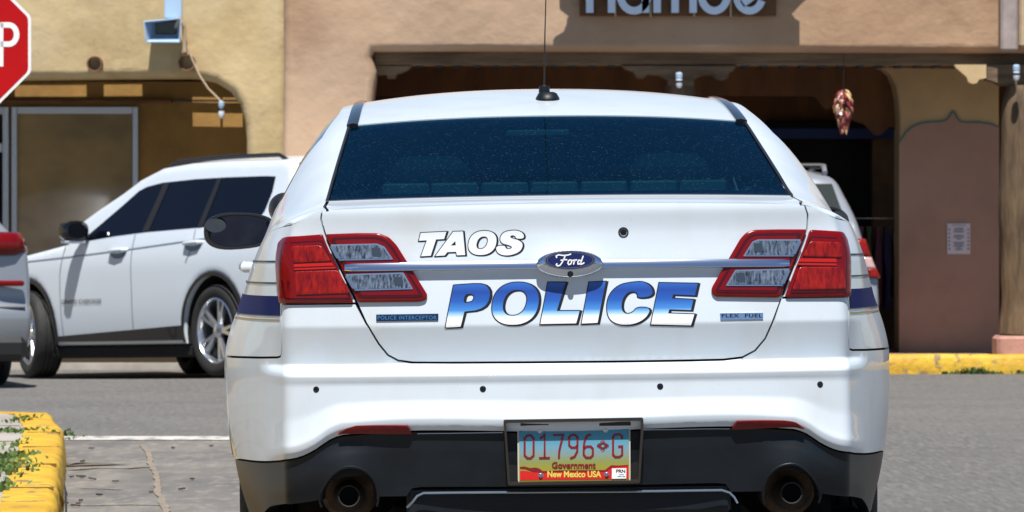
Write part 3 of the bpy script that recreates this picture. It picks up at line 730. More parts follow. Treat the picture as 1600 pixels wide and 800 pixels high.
# unseen canopy, its scroll-ended board shaped to throw the shadow round the letters
dC = .36; up_ = dC*tan_el
def cpx(px, py):
    a = WP(px, py, DR); return (a[0], a[2]+up_)
can = [cpx(862, 74), cpx(866, 68), cpx(878, 60), cpx(883, 48), cpx(884, 38), cpx(893, 32), cpx(894, 26), cpx(886, 16), cpx(872, 8), cpx(871, -20), cpx(1258, -20), cpx(1257, 8), cpx(1246, 16), cpx(1238, 24), cpx(1228, 28), cpx(1231, 40), cpx(1240, 52), cpx(1247, 56), cpx(1247, 74)]
sign = tag(empty('shop_sign', (WP(1055, 0, DR)[0], DR, 3.1)), 'brown wooden shop sign with pale blue lower case letters above the porch', 'sign')
def kidS(o): o.parent = sign; o.matrix_parent_inverse = Matrix.Translation(-sign.location); return o
mb = MB(); mb.prism(can, DR-dC, DR-dC+.05); zc_ = max(p[1] for p in can)-.05
mb.box(can[9][0], can[10][0], DR-dC+.051, DR-.04, zc_, zc_+.05)
kidS(mb.build('shadow_canopy', M['signback']))
mb = MB(); mb.box(WP(905, 0, DR)[0], WP(1212, 0, DR)[0], DR-.07, DR-.045, WP(0, 26, DR)[2], WP(0, -55, DR)[2], .006); kidS(mb.build('backing_board', M['signback']))
for px in (961, 1016, 1084, 1141):
    mb = MB(); mb.box(WP(px-1.5, 0, DR)[0], WP(px+1.5, 0, DR)[0], DR-.085, DR-.072, WP(0, 27, DR)[2], WP(0, -50, DR)[2]); kidS(mb.build('mounting_rail', M['lighttan']))

def glyph(px_strokes, wd):
    lst = []
    for s_ in px_strokes: lst.append([(WP(a, b, DR)[0], WP(a, b, DR)[2]) for a, b in s_])
    v, f = strokes(lst, wd); n = len(v)
    V = [(a, DR-.125, b) for a, b in v]+[(a, DR-.09, b) for a, b in v]; F = [tuple(q) for q in f]+[tuple(i+n for i in q[::-1]) for q in f]
    cnt = set()
    for q in f:
        for i in range(4): cnt.add((q[i], q[(i+1) % 4]))
    F += [(b_, a_, a_+n, b_+n) for a_, b_ in cnt if (b_, a_) not in cnt]
    return kidS(mobj('letter', V, F, M['signblue']))
def arc(cx, cy, rx, ry, a0, a1, n=24): return [(cx+rx*math.cos(R(a0+(a1-a0)*i/n)), cy-ry*math.sin(R(a0+(a1-a0)*i/n))) for i in range(n+1)]
W_ = 11.5/190.7
glyph([[(921, 21), (921, -34)], arc(938, -12, 17, 20, 180, 0)+[(955, 21)]], W_)
glyph([arc(990, -6, 21, 24, 0, 360, 36), [(1008, 21), (1008, -32)]], W_)
glyph([[(1026, 21), (1026, -34)], arc(1040, -14, 14, 18, 180, 0)+[(1054, 21)], arc(1068, -14, 14, 18, 180, 0)+[(1082, 21)]], W_)
glyph([[(1096, -60), (1096, -6)], arc(1115, -6, 20, 24, 0, 360, 36)], W_)
glyph([arc(1170, -6, 20, 24, 28, 340, 34), [(1158, 8), (1188, -14)], [(1172, -42), (1182, -54)]], W_)
# porch lights
for px, py, lab in ((1061, 113, 'white porch light bulb under the middle wooden corbel'), (1588, 101, 'white porch light bulb at the top of the big log post')):
    Dd = DBm-.14 if px < 1500 else 36.30
    a = WP(px, py, Dd); lantern('porch_light', a, lab, .13, group='bulbs under the porch beam')
# ristra of dried chiles
xx, yy, zz = WP(1318, 140, 36.6)
ris = tag(empty('chile_ristra', (xx, yy, zz)), 'string of dried red chiles and corn husks hanging in the porch opening', 'ristra')
cm = [mat('red_chile', (.22, .02, .02), .35, coat=.3), mat('dark_chile', (.07, .008, .012), .4), mat('corn_husk', (.62, .44, .22), .6), mat('pink_chile', (.40, .13, .10), .5)]
rr = random.Random(9); bk = [MB() for _ in cm]
for k in range(190):
    t = rr.random(); zc = -t*.30; rad = (.082*(1-abs(t-.30)*1.05))
    a = rr.uniform(0, 6.28); ci = rr.choices([0, 1, 2, 3], [5, 3, 4.2 if t < .55 else .7, 2.5])[0]
    p0 = Vector((rad*.3*math.cos(a), rad*.3*math.sin(a), zc)); p2 = Vector((rad*math.cos(a), rad*math.sin(a), zc-.045)); p3 = p2+Vector((.004*math.cos(a), 0, -.028))
    bk[ci].tube([p0, (p0+p2)/2+Vector((0, 0, .006)), p2, p3], [.005, .012, .009, .001], 6)
for b_, c_, nm in zip(bk, cm, ('chile_cluster', 'chile_cluster', 'corn_husk', 'chile_cluster')): b_.build(nm, c_, ris, True)
mb = MB(); mb.tube([(0, 0, 0), (0, 0, .30)], .003, 6); mb.build('twine', M['black'], ris)
# paper notice on the pier
xa, _, za = WP(1480, 349, DP-.02); xb, _, zb_ = WP(1516, 397, DP-.02)
no = tag(empty('paper_notice', ((xa+xb)/2, DP-.02, (za+zb_)/2)), 'white printed paper notice taped to the brown pier', 'notice')
hw, hh = (xb-xa)/2, (za-zb_)/2
mb = MB(); mb.box(-hw, hw, -.004, 0, -hh, hh); mb.build('sheet', M['paper'], no)
mb = MB(); rr = random.Random(5)
for k in range(13):
    zz = hh*.68-k*hh*.115; L = hw*rr.uniform(.2, .5); 
    if k in (3, 7): continue
    mb.box(-L, L, -.006, -.005, zz-.004, zz+.003)
mb.build('printed_lines', M['ink'], no)
bi = mat('brown_ink', (.16, .08, .06), .8)
for s_ in (-1, 1):
    mb = MB()
    for k in range(6): mb.box(s_*hw*.82-.006, s_*hw*.82+.006, -.006, -.005, hh*.6-k*hh*.25-.008, hh*.6-k*hh*.25+.006)
    mb.build('printed_border', bi, no)
mb = MB()
for k in range(5): mb.box(-hw*.5+k*hw*.25-.004, -hw*.5+k*hw*.25+.005, -.006, -.005, hh*.84, hh*.92)
mb.build('printed_border', bi, no)
# merchandise in the dim doorway
rr = random.Random(12)
rk = tag(empty('clothes_rack', (WP(1385, 0, 39.2)[0], 39.2, .12)), 'dim rack of hanging garments in the shop doorway beside the pier', 'clothes rack')
mb = MB(); mb.tube([(-.45, 0, 0), (-.45, 0, 1.15), (.12, 0, 1.15), (.12, 0, 0)], .014, 8); mb.build('rail', M['chrome2'], rk)
for k, c in enumerate([(.05, .10, .05), (.20, .12, .16), (.16, .07, .14), (.08, .12, .05), (.18, .05, .08), (.05, .04, .10), (.16, .15, .13)]):
    x_ = -.40+k*.08; mb = MB(); n = 7; V = []; F = []
    for j in range(n):
        t = j/(n-1); hw_ = .10+.10*t+.02*math.sin(t*5+k)
        for (sx, sy) in ((-1, -1), (1, -1), (1, 1), (-1, 1)): V.append((x_+sx*.022*(1+.4*math.sin(t*9+k)), sy*hw_, 1.08-t*(.62+.05*(k % 3))))
    for j in range(n-1):
        for i in range(4): F.append((j*4+i, j*4+(i+1) % 4, (j+1)*4+(i+1) % 4, (j+1)*4+i))
    mb.add(V, F+[(0, 1, 2, 3), tuple(range((n-1)*4, n*4))]); mb.build('garment', mat('garment_cloth', c, .9), rk, True)

# ---------------------------------------------------------------- the other side of the street (seen only in reflections)
opp = tag(empty('far_side_building', (0, -26, 0)), 'long low tan adobe building behind the camera across the street', 'building')
mb = MB(); mb.box(-30, 30, -34, -26, -.1, 4.6, .3)
o = mb.build('wall', M['lighttan'], opp); o.matrix_parent_inverse = Matrix.Translation((0, 26, 0))
for k in range(9):
    mb = MB(); mb.box(-27+k*6.4, -24+k*6.4, -26.0, -25.96, .8, 2.6, .01)
    o = mb.build('window', M['shopdark'], opp); o.matrix_parent_inverse = Matrix.Translation((0, 26, 0))
sidb = tag(empty('side_street_building', (-13, 8, 0)), 'tan adobe building at the left out of frame', 'building')
mb = MB(); mb.box(-22, -12, -12, 19, -.1, 4.4, .3)
o = mb.build('wall', M['tan'], sidb); o.matrix_parent_inverse = Matrix.Translation((13, -8, 0))
for k in range(4):
    mb = MB(); mb.box(-11.999, -11.97, -9+k*7, -6+k*7, .7, 2.7, .01)
    o = mb.build('window', M['shopdark'], sidb); o.matrix_parent_inverse = Matrix.Translation((13, -8, 0))

# ---------------------------------------------------------------- stop sign
DS = 23.9
ss = tag(empty('stop_sign', (WP(-57, 0, DS)[0], DS, .148), (0, 0, R(2))), 'red octagonal stop sign on a steel post at the yellow kerb corner', 'road sign')
zc = WP(0, 69, DS)[2]-.148; hwid = 105.5/FP*DS; Ro = hwid/math.cos(R(22.5))
octo = lambda k: [(Ro*k*math.cos(R(22.5+45*i)), zc+Ro*k*math.sin(R(22.5+45*i))) for i in range(8)]
mb = MB(); mb.prism(rounded(octo(1), .02), -.003, 0); mb.build('white_border', mat('sign_white', (.72, .72, .72), .45), ss)
mb = MB(); mb.prism(rounded(octo(.955), .02), -.0045, -.0032); mb.build('red_face', mat('sign_red', (.40, .004, .006), .5, var=.08, vscale=8, spec=.15), ss)
lm = mat('sign_letter_white', (.74, .74, .74), .45); k = FP/DS
def sg(pts): return [((a+57)/k, zc-(b-69)/k) for a, b in pts]
lets = {'P': [sg([(1, 104), (1, 36)]), sg([(1, 39)]+[(14, 39)]+[(14+12*math.sin(a), 54-15*math.cos(a)) for a in np.linspace(.2, math.pi, 10)]+[(1, 69)])],
        'O': [sg([(-28+14*math.cos(a), 69+30*math.sin(a)) for a in np.linspace(0, 2*math.pi, 30)])],
        'T': [sg([(-96, 39), (-56, 39)]), sg([(-76, 36), (-76, 104)])],
        'S': [sg([(-103, 50), (-106, 42), (-116, 39), (-128, 40), (-133, 50), (-130, 60), (-117, 68), (-105, 76), (-102, 88), (-107, 97), (-118, 100), (-130, 97), (-134, 86)])]}
for c, st in lets.items():
    v, f = strokes(st, 8.6/k); mobj('letter', [(a, -.0062, b) for a, b in v], f, lm, ss)
mb = MB(); mb.box(-.03, .03, .004, .05, 0, zc+.42, .006); mb.build('post', M['chrome2'], ss)
for dz in (.30, -.30):
    mb = MB(); mb.lathe([(0, .003), (.006, .002), (.008, 0)], AX((.0, -.0045, zc+dz), (0, -1, 0)), 10); mb.build('bolt', M['chrome2'], ss, True)
#@@CARS
# ================================================================== THE POLICE CAR
LOC = np.array([.16, 12.0, 0.0]); YAW, ROLL = R(1.3), R(-.70)
Rm = np.array(Euler((0, ROLL, YAW)).to_matrix())
car = tag(empty('police_car', LOC, (0, ROLL, YAW)), 'white police sedan seen from behind with blue lettering on its boot lid', 'police car')
# plan contour of the lower body: walk along it with a slowly, then quickly turning heading
_s = np.linspace(0, 6.2, 6201)
_h = .30*(np.clip(_s, 0, .74)/.74)**2 + (1.25-.30)*smooth(.742, .800, _s) + (math.pi/2-1.25)*smooth(.80, 1.9, _s)
_X = np.concatenate([[0], np.cumsum(np.cos((_h[1:]+_h[:-1])/2)*.001)]); _Y = np.concatenate([[0], np.cumsum(np.sin((_h[1:]+_h[:-1])/2)*.001)])
_nose = smooth(4.4, 5.9, _s)*.28; _X = _X*(1-_nose)
W0 = float(np.interp(1.9, _s, _X))
_wz = catmull([.20, .30, .40, .47, .56, .66, .76, .83, .90, .97, 1.03, 1.083, 1.13, 1.18], [.87, .905, .937, .951, .962, .967, .965, .948, .921, .900, .878, .851, .818, .77])
# rear profile: how far forward the skin stands at each height
_t = np.linspace(.2, 1.2, 1001)
_pt = [.20, .36, .50, .5545, .5546, .572, .590, .612, .640, .690, .712, .722, .733, .740, .842, .846, .90, 1.0, 1.06, 1.10, 1.13, 1.155, 1.18, 1.2]
_py = [.090, .030, .008, .004, .000, -.014, -.017, -.009, .001, .004, -.002, .004, .038, .068, .042, .041, .047, .060, .068, .071, .069, .066, .072, .082]
_p = np.interp(_t, _pt, _py); _k = np.exp(-.5*(np.arange(-10, 11)/3.2)**2); _k /= _k.sum(); _p = np.convolve(np.pad(_p, 10, mode='edge'), _k, 'valid')
_k2 = np.exp(-.5*(np.arange(-30, 31)/10.)**2); _k2 /= _k2.sum(); _p2 = np.convolve(np.pad(_p, 30, mode='edge'), _k2, 'valid'); _b2 = smooth(.862, .90, _t); _p = _p*(1-_b2)+_p2*_b2
_drop = catmull([0, .58, .62, .65, .69, .735, .79, .9, 1.3, 6], [0, 0, .004, .016, .042, .062, .070, .078, .090, .09])
def body_z(s, t):
    b = smooth(.34, .50, t)*(1-smooth(.60, .70, t)); return t - _drop(np.abs(s))*b
def S(s, t):
    """lower body surface in car space"""
    s = np.atleast_1d(np.asarray(s, float)); t = np.atleast_1d(np.asarray(t, float)); a = np.abs(s)
    z = body_z(s, t); g = smooth(.72, 1.65, a); rw = 1-smooth(.78, 1.02, a)
    x = np.interp(a, _s, _X) + (_wz(z)-W0)*g*(1-np.interp(a, _s, _nose)); y = np.interp(a, _s, _Y)
    # corners of the upper body lean in a little towards the top
    x = x - .035*smooth(1.0, 1.18, z)*smooth(.60, .80, a)*(1-g)
    low = 1-smooth(.50, .60, t)
    bul = -.030*np.exp(-((a-.615)/.085)**2-((z-.44)/.075)**2)
    y = y + np.interp(t, _t, _p)*rw + bul*low
    # shallow recess band on the flank edge
    return np.stack([x*np.sign(s+1e-12), y, z], 1)
def topz(s):
    a = np.abs(s); return 1.1735-.012*(a/.68)**2-.032*smooth(.66, .80, a)
def to_px(P):
    Wd = P@Rm.T + LOC; return np.stack([800+FP*Wd[:, 0]/Wd[:, 1], HZ-FP*(Wd[:, 2]-CH)/Wd[:, 1]], 1)
def st(pts):
    """photo points -> body surface parameters"""
    q = np.array(pts, float); D = 12.1
    s = (q[:, 0]-885)/FP*D; t = CH+(HZ-q[:, 1])/FP*D + .01*s
    for _ in range(25):
        e = 1e-4; P0 = to_px(S(s, t)); Pa = to_px(S(s+e, t)); Pb = to_px(S(s, t+e))
        a, b, c, d = (Pa[:, 0]-P0[:, 0])/e, (Pb[:, 0]-P0[:, 0])/e, (Pa[:, 1]-P0[:, 1])/e, (Pb[:, 1]-P0[:, 1])/e
        r0, r1 = q[:, 0]-P0[:, 0], q[:, 1]-P0[:, 1]; det = a*d-b*c; det = np.where(np.abs(det) < 1e3, 1e3*np.sign(det+1e-9), det)
        ds = (d*r0-b*r1)/det; dt = (a*r1-c*r0)/det; s = s+np.clip(ds, -.05, .05)*.8; t = t+np.clip(dt, -.03, .03)*.8
    return [tuple(v) for v in np.stack([s, t], 1)]
def bump_grid(lo, hi):
    g = list(np.arange(lo, .52, .025))+list(np.arange(.52, .66, .006))+list(np.arange(.66, .71, .012))+list(np.arange(.71, .80, .005))+list(np.arange(.80, .90, .005))+list(np.arange(.90, hi, .0075))
    return np.array(g)
GA = np.array(sorted(set(np.round(np.concatenate([np.arange(-.74, .741, .03), np.arange(.56, .74, .012), -np.arange(.56, .74, .012), np.arange(.742, .82, .006), -np.arange(.742, .82, .006), np.arange(.83, 1.7, .03), -np.arange(.83, 1.7, .03), np.arange(1.7, 6, .08), -np.arange(1.7, 6, .08)]), 4))))
GB = bump_grid(.22, 1.18)
gap = .0030
# ---- boot lid
lidL = [(503, 318), (501.5, 342), (507.5, 364), (531, 418), (556, 470), (572, 505), (592, 538), (606, 555), (622, 563.5), (645, 566.5)]
lidB = [(700, 566.8), (760, 566.5), (820, 566.2), (890, 565.6), (960, 565), (1020, 564.2), (1080, 563.2), (1130, 562)]
lidR = [(1160, 558.5), (1180, 548), (1196, 529), (1208, 502), (1222, 464), (1236, 424), (1250, 386), (1261, 357), (1262, 335), (1257, 318)]
L_ = st(lidL); B_ = st(lidB); Rr_ = st(lidR)
sL = L_[0][0]; sR = Rr_[-1][0]
topL = [(s, float(topz(s))) for s in np.linspace(sR, sL, 40)]
lid = L_[1:] + B_ + Rr_[:-1] + topL
lidp = offset_poly(lid, -gap)
body_lid = patch('boot_lid', [lidp], S, M['white'], car, step=.02, thick=.012, ga=GA, gb=GB)
# ---- bumper, quarter panels
ARCH_Y, ARCH_Z, ARCH_R = 1.16, .34, .385
def s_at(y): return float(np.interp(y, _Y, _s))
sa0, sa1 = s_at(ARCH_Y-ARCH_R), s_at(ARCH_Y+ARCH_R)
tb = .5545
LAMP_T = float(np.mean([p[1] for p in st([(500, 474)])])); seamz = .762
lam_l = st([(556, 474)])[0]; lam_r = st([(1221.5, 465)])[0]
tl_ = lam_l[1]; tr_ = lam_r[1]
def along(f, a, b, n): return [f(a+(b-a)*i/n) for i in range(n+1)]
# bumper polygon: left arch edge -> bottom -> right arch -> up -> seams
crs = .786
bp = [(-sa0, seamz-.01), (-sa0, tb)] + [(-sa0+.0+(2*sa0)*i/80, tb) for i in range(1, 80)] + [(sa0, tb), (sa0, seamz-.01)]
bp += [(.84, seamz), (.815, seamz+.003), (.803, seamz+.012), (crs+.013, seamz+.035), (crs+.012, tr_-.01), (crs+.004, tr_)] + [(lam_r[0], tr_)]
bp += Rr_[:5][::-1] + B_[::-1] + L_[5:][::-1] + [(lam_l[0], tl_)]
bp += [(-crs-.004, tl_), (-crs-.012, tl_-.01), (-crs-.013, seamz+.035), (-.803, seamz+.012), (-.815, seamz+.003), (-.84, seamz)]
patch('rear_bumper', [offset_poly(bp, -gap)], S, M['white'], car, step=.02, thick=.012, ga=GA, gb=GB)
# valance with exhaust openings
exL, exR = st([(545, 776)])[0], st([(1238, 771)])[0]
def valance():
    top = [(-sa0+.02+(2*sa0-.04)*i/80, tb-.003) for i in range(81)]
    r_ = .077
    def cut(c): 
        out = [(c[0]+r_, .385)]
        for a in np.linspace(-.15, math.pi+.15, 15): out.append((c[0]+r_*math.cos(a), c[1]+.0+r_*math.sin(a)*1.02))
        return out + [(c[0]-r_, .385)]
    zb = .392
    bot = [(sa0-.02, .30), (1.15, .30), (.95, .352), (.80, .372), (exR[0]+r_+.09, .372), (exR[0]+r_+.002, .385)] + cut(exR)[1:-1] + [(exR[0]-r_-.002, .385), (.44, .385), (.425, .405), (.40, .408), (-.40, .408), (-.425, .405), (-.44, .385), (exL[0]+r_+.002, .385)] + cut(exL)[1:-1] + [(exL[0]-r_-.002, .385), (exL[0]-r_-.09, .372), (-.80, .372), (-.95, .352), (-1.15, .30), (-sa0+.02, .30)]
    return top + bot
# lower lip between the exhausts lies a little further in
patch('lower_valance', [valance()], S, M['valance'], car, step=.02, off=-.002, thick=.03, ga=GA, gb=np.arange(.24, .56, .015))
for c in (exL, exR):
    ring = [(c[0]+.0815*math.cos(a), c[1]+.0825*math.sin(a)) for a in np.linspace(-.35, math.pi+.35, 22)]
    Pq = S(np.array([p[0] for p in ring]), np.array([p[1] for p in ring])); mb = MB(); mb.tube([tuple(p+np.array([0, .004, 0])) for p in Pq], .0035, 8); mb.build('exhaust_surround', M['valance'], car, True)
    Pc = S(c[0], c[1])[0]
    mb = MB(); mb.lathe([(0, .0), (.066, .0), (.076, .012), (.079, .03), (.079, .5)], AX((Pc[0], Pc[1]+.15, Pc[2]+.005), (0, 1, 0)), 36); mb.build('muffler', M['rust'], car, True)
    mb = MB(); mb.lathe([(.026, .09), (.026, 0), (.029, -.002), (.031, .0), (.031, .10), (.045, .112)], AX((Pc[0], Pc[1]+.02, Pc[2]+.0), (0, 1, -.06)), 28); tp = mb.build('tailpipe', mat('sooty_steel', (.022, .018, .015), .8, metal=.2, color2=(.012, .01, .008), vscale=18), car, True)
    mb = MB(); mb.lathe([(0, .05), (.026, .05)], AX((Pc[0], Pc[1]+.02, Pc[2]), (0, 1, -.06)), 24); mb.build('pipe_bore', M['void'], tp)
# bright trim line and skid panel between the exhausts
def strip(name, pts_px, r_, material, parent, off=.002, n=8):
    q = st(pts_px); q = resample(q, .02, closed=False); P = S(np.array([a for a, b in q]), np.array([b for a, b in q])); P[:, 1] -= off
    mb = MB(); mb.tube([tuple(p) for p in P], r_, n); return mb.build(name, material, parent, True)
strip('skid_trim', [(636, 793), (645, 784), (652, 775), (662, 770.5), (760, 769.5), (890, 768.5), (1030, 767.5), (1128, 766), (1140, 770), (1147, 777), (1152, 786)], .0035, M['lamprim'], car)
mb = MB(); mb.box(-.44, .44, .06, .10, .33, .412, .01); mb.build('skid_panel', M['valance'], car)
mb = MB(); mb.box(-.50, .50, .13, 1.0, .29, .35, .03); mb.box(-.74, .74, .34, 1.0, .23, .50, .03); mb.build('underbody', M['void'], car)
strip('bumper_edge_line', [(652, 677.6), (700, 677), (786, 675.8)], .0014, M['chrome2'], car, .004)
strip('bumper_edge_line', [(1004, 671.5), (1060, 671), (1140, 670)], .0014, M['chrome2'], car, .004)
# ---- quarter panels run from the boot seam round the corner to the front of the car
def side_panel(sg):
    top = lambda a, b, n: [(s, float(topz(s))) for s in np.linspace(a, b, n)]
    if sg < 0: lidpts = L_[:5]; lam = lam_l
    else: lidpts = Rr_[5:][::-1]; lam = lam_r
    rear = [(s*sg, t) for s, t in lidpts] + [(lam[0]*sg, lam[1])]
    s0 = lidpts[0][0]*sg
    P = [(s0, float(topz(s0)))] + rear[1:] + [(crs+.004, lam[1]), (crs+.012, lam[1]-.01), (crs+.013, seamz+.035), (.803, seamz+.012), (.815, seamz+.003), (.84, seamz), (sa0, seamz-.01)]
    ar = []
    for a in np.linspace(math.pi, 0, 22):
        ar.append((s_at(ARCH_Y+ARCH_R*math.cos(a)), ARCH_Z+ARCH_R*math.sin(a)))
    ar = [q for q in ar if not (q[0] < sa0+.06 and q[1] < seamz-.012)]
    P += [(sa0+.0, .70)] if False else []
    P += ar + [(sa1, .26)]
    f0, f1 = s_at(4.03-.385), s_at(4.03+.385)
    P += [(f0, .26)] + [(s_at(4.03+.385*math.cos(a)), ARCH_Z+.385*math.sin(a)) for a in np.linspace(math.pi, 0, 18)] + [(f1, .28), (5.95, .30), (5.95, .80), (5.0, .98), (4.6, 1.04)]
    P += top(4.3, s0, 150)[:-1]
    P = [(a*sg, b) for a, b in P]
    return patch('quarter_panel', [offset_poly(P, -gap)], S, M['white'], car, step=.03, thick=.012, ga=GA, gb=np.array(list(np.arange(.27, .72, .024))+list(np.arange(.73, 1.18, .009))), flip=False)
side_panel(-1); side_panel(1)
# dark inner structure behind every gap
patch('inner_structure', [[(-1.5, .44), (1.5, .44), (1.5, .7), (1.0, .80), (.85, 1.04), (.6, 1.13), (-.6, 1.13), (-.85, 1.04), (-1.0, .80), (-1.5, .7)]], S, M['void'], car, step=.05, off=-.016, thick=.002, ga=GA, gb=GB)
mb = MB(); mb.box(-.70, .70, 3.5, 5.0, .3, .9, .1); mb.box(-.86, .86, .25, 5.0, .24, .30, .02); mb.build('underbody', M['void'], car)

# ---- upper body: sections at stations along the car
q_ = [0, .22, .46, .80, 1.15, 1.55, 1.95, 2.45, 3.05, 3.45, 3.75, 4.05, 4.6, 5.1]
zc = catmull(q_, [1.1735, 1.186, 1.199, 1.278, 1.362, 1.452, 1.517, 1.563, 1.560, 1.50, 1.36, 1.19, 1.12, .98])
xe = catmull(q_, [.660, .659, .656, .642, .625, .606, .597, .59, .598, .60, .64, .69, .72, .70])
ze = catmull(q_, [1.1615, 1.175, 1.191, 1.262, 1.341, 1.428, 1.486, 1.523, 1.52, 1.462, 1.33, 1.165, 1.10, .97])
xp = catmull(q_, [.700, .693, .692, .680, .680, .668, .653, .648, .650, .655, .69, .74, .78, .75])
zp = catmull(q_, [1.150, 1.164, 1.179, 1.247, 1.325, 1.412, 1.472, 1.503, 1.50, 1.44, 1.31, 1.15, 1.085, .95])
_Yt = _Y
def yend(v, q): return .065*np.clip(v/.7, 0, 1.1)**2*(1-smooth(0, .9, q)*.45)
def G(v, q):
    v = np.atleast_1d(np.asarray(v, float)); q = np.atleast_1d(np.asarray(q, float)); sg = np.sign(v+1e-12); a = np.abs(v)
    u = np.clip(a/.7, 0, 1); x1 = xe(q)*u; z1 = zc(q)-(zc(q)-ze(q))*u**2.3; y1 = q+yend(a, q)
    w_ = np.clip((a-.7)/.3, 0, 1)
    Y2 = q+yend(.7, q)
    # belt end: lower body's top edge
    sb = np.interp(Y2, _Yt, _s); sb = np.maximum(sb, .66); sb0 = .66+(.80-.66)*1.0
    sb = np.where(q < .12, .80+(sb-.80)*smooth(0, .12, q), sb); sb = np.maximum(sb, .80)
    K4 = S(sb, topz(sb)); x4, y4, z4 = K4[:, 0], K4[:, 1], K4[:, 2]
    # first station follows the lower body's edge exactly
    s0 = .66+(.14)*w_; E = S(s0, topz(s0))
    # control point through the shoulder
    fl = smooth(.1, .55, q)
    cx = (xp(q)-.64*xe(q)-.04*x4)/.32; cz = (zp(q)-.64*ze(q)-.04*z4)/.32
    ax = (1-w_)**2*xe(q)+2*w_*(1-w_)*cx+w_**2*x4; az = (1-w_)**2*ze(q)+2*w_*(1-w_)*cz+w_**2*z4; ay = Y2*(1-w_)+y4*w_
    k = smooth(0, .14, q)
    ax = ax*k+E[:, 0]*(1-k); az = az*k+E[:, 2]*(1-k); ay = ay*k+(E[:, 1]+q)*(1-k)
    # centre part: first station follows the lip
    sl = np.minimum(u*.66, .66); El = S(sl, topz(sl)); kk = 1-smooth(0, .2, q)
    y1 = y1*(1-kk)+(El[:, 1]+q)*kk; z1 = z1*(1-kk)+(El[:, 2]+(zc(q)-zc(0)))*kk
    x1 = x1*(1-kk)+(El[:, 0]*(xe(q)/xe(0)))*kk
    m = a > .7
    return np.stack([np.where(m, ax, x1)*sg, np.where(m, ay, y1), np.where(m, az, z1)], 1)
def gq(v0, v1, q0, q1, n=12):
    return [(v0+(v1-v0)*i/n, q0) for i in range(n)]+[(v1, q0+(q1-q0)*i/n) for i in range(n)]+[(v1+(v0-v1)*i/n, q1) for i in range(n)]+[(v0, q1+(q0-q1)*i/n) for i in range(n)]
e7 = .693
GV = np.arange(-1, 1.001, .035)
deck = patch('boot_deck', [gq(-.69, .69, .004, .452)], G, M['white'], body_lid, step=.03, thick=.008, ga=GV, gb=np.arange(0, .5, .015))
q_g0, q_g1 = .462, 1.555
patch('roof', [gq(-.665, .665, q_g1+.004, 3.44)], G, M['white'], car, step=.04, thick=.01, ga=GV, gb=np.arange(1.5, 3.5, .05))
patch('windshield', [gq(-.68, .68, 3.45, 4.05)], G, M['glass'], car, step=.05, thick=.004)
patch('bonnet', [gq(-.99, .99, 4.06, 5.05)], G, M['white'], car, step=.08, thick=.01)
rg = patch('rear_window', [rounded(gq(-.690, .690, q_g0, q_g1, 24), .01)], G, M['glass'], car, step=.03, thick=.003, off=-.003, ga=GV, gb=np.arange(.4, 1.7, .04))
# black ceramic border round the glass
inn = rounded([(-.60, q_g0+.10), (.60, q_g0+.10), (.575, q_g1-.13), (-.575, q_g1-.13)], .09, 6)
patch('glass_border', [gq(-.690, .690, q_g0, q_g1, 24), inn], G, mat('ceramic_band', (.004, .010, .016), .12), rg, step=.04, off=-.0065, thick=0)
mb = MB()
P = G(np.linspace(-.7, .7, 50), np.full(50, q_g0-.004)); mb.tube([tuple(p-np.array([0, 0, .003])) for p in P], .005, 6); mb.build('window_seal', M['black'], rg, True)
for k in (-1, 1):
    P = G(np.full(20, k*.697), np.linspace(q_g0, q_g1, 20)); mb = MB(); mb.tube([tuple(p) for p in P], .0045, 6); mb.build('window_seal', M['black'], rg, True)
for k in (-1, 1):
    pv = [(.700, .004), (.700, 4.05), (.999, 4.05), (.999, .02), (.96, .006)]
    sidew = [(.90, 1.15), (.775, 1.50), (.745, 1.9), (.74, 2.5), (.745, 3.2), (.775, 3.5), (.93, 3.9), (.955, 3.6), (.955, 1.5)]
    body = [(k*a, b) for a, b in pv]; sw = [(k*a, b) for a, b in sidew]
    patch('pillar_panel', [body, sw], G, M['white'], car, step=.045, thick=.006, ga=np.concatenate([-np.arange(.70, 1.0, .03), np.arange(.70, 1.0, .03)]) if False else np.array(sorted([k*a for a in np.arange(.70, 1.0, .025)])), gb=np.arange(0, 4.05, .05))
    patch('side_window', [offset_poly(sw, -.002)], G, M['glassdark'], car, step=.05, thick=.004, off=-.006)
    # black roof ditch moulding, standing between roof and pillar
    n = 26; qs = np.linspace(q_g1-.02, 3.3, n); A = G(np.full(n, k*.664), qs); B = G(np.full(n, k*.7035), qs); V = []; F = []
    for i in range(n):
        up = np.array([0, 0, .011]); V += [tuple(A[i]-up*.5), tuple(A[i]+up*.55), tuple((A[i]+B[i])/2+up*.9), tuple(B[i]+up*.6), tuple(B[i]-up*.5)]
    for i in range(n-1):
        for j in range(4): F.append((i*5+j, i*5+j+1, i*5+6+j, i*5+5+j))
    F.append((0, 1, 2, 3, 4)); o = mobj('roof_moulding', V, F, M['blackgloss'], car); o.data.shade_smooth(); o.data.set_sharp_from_angle(angle=R(50))

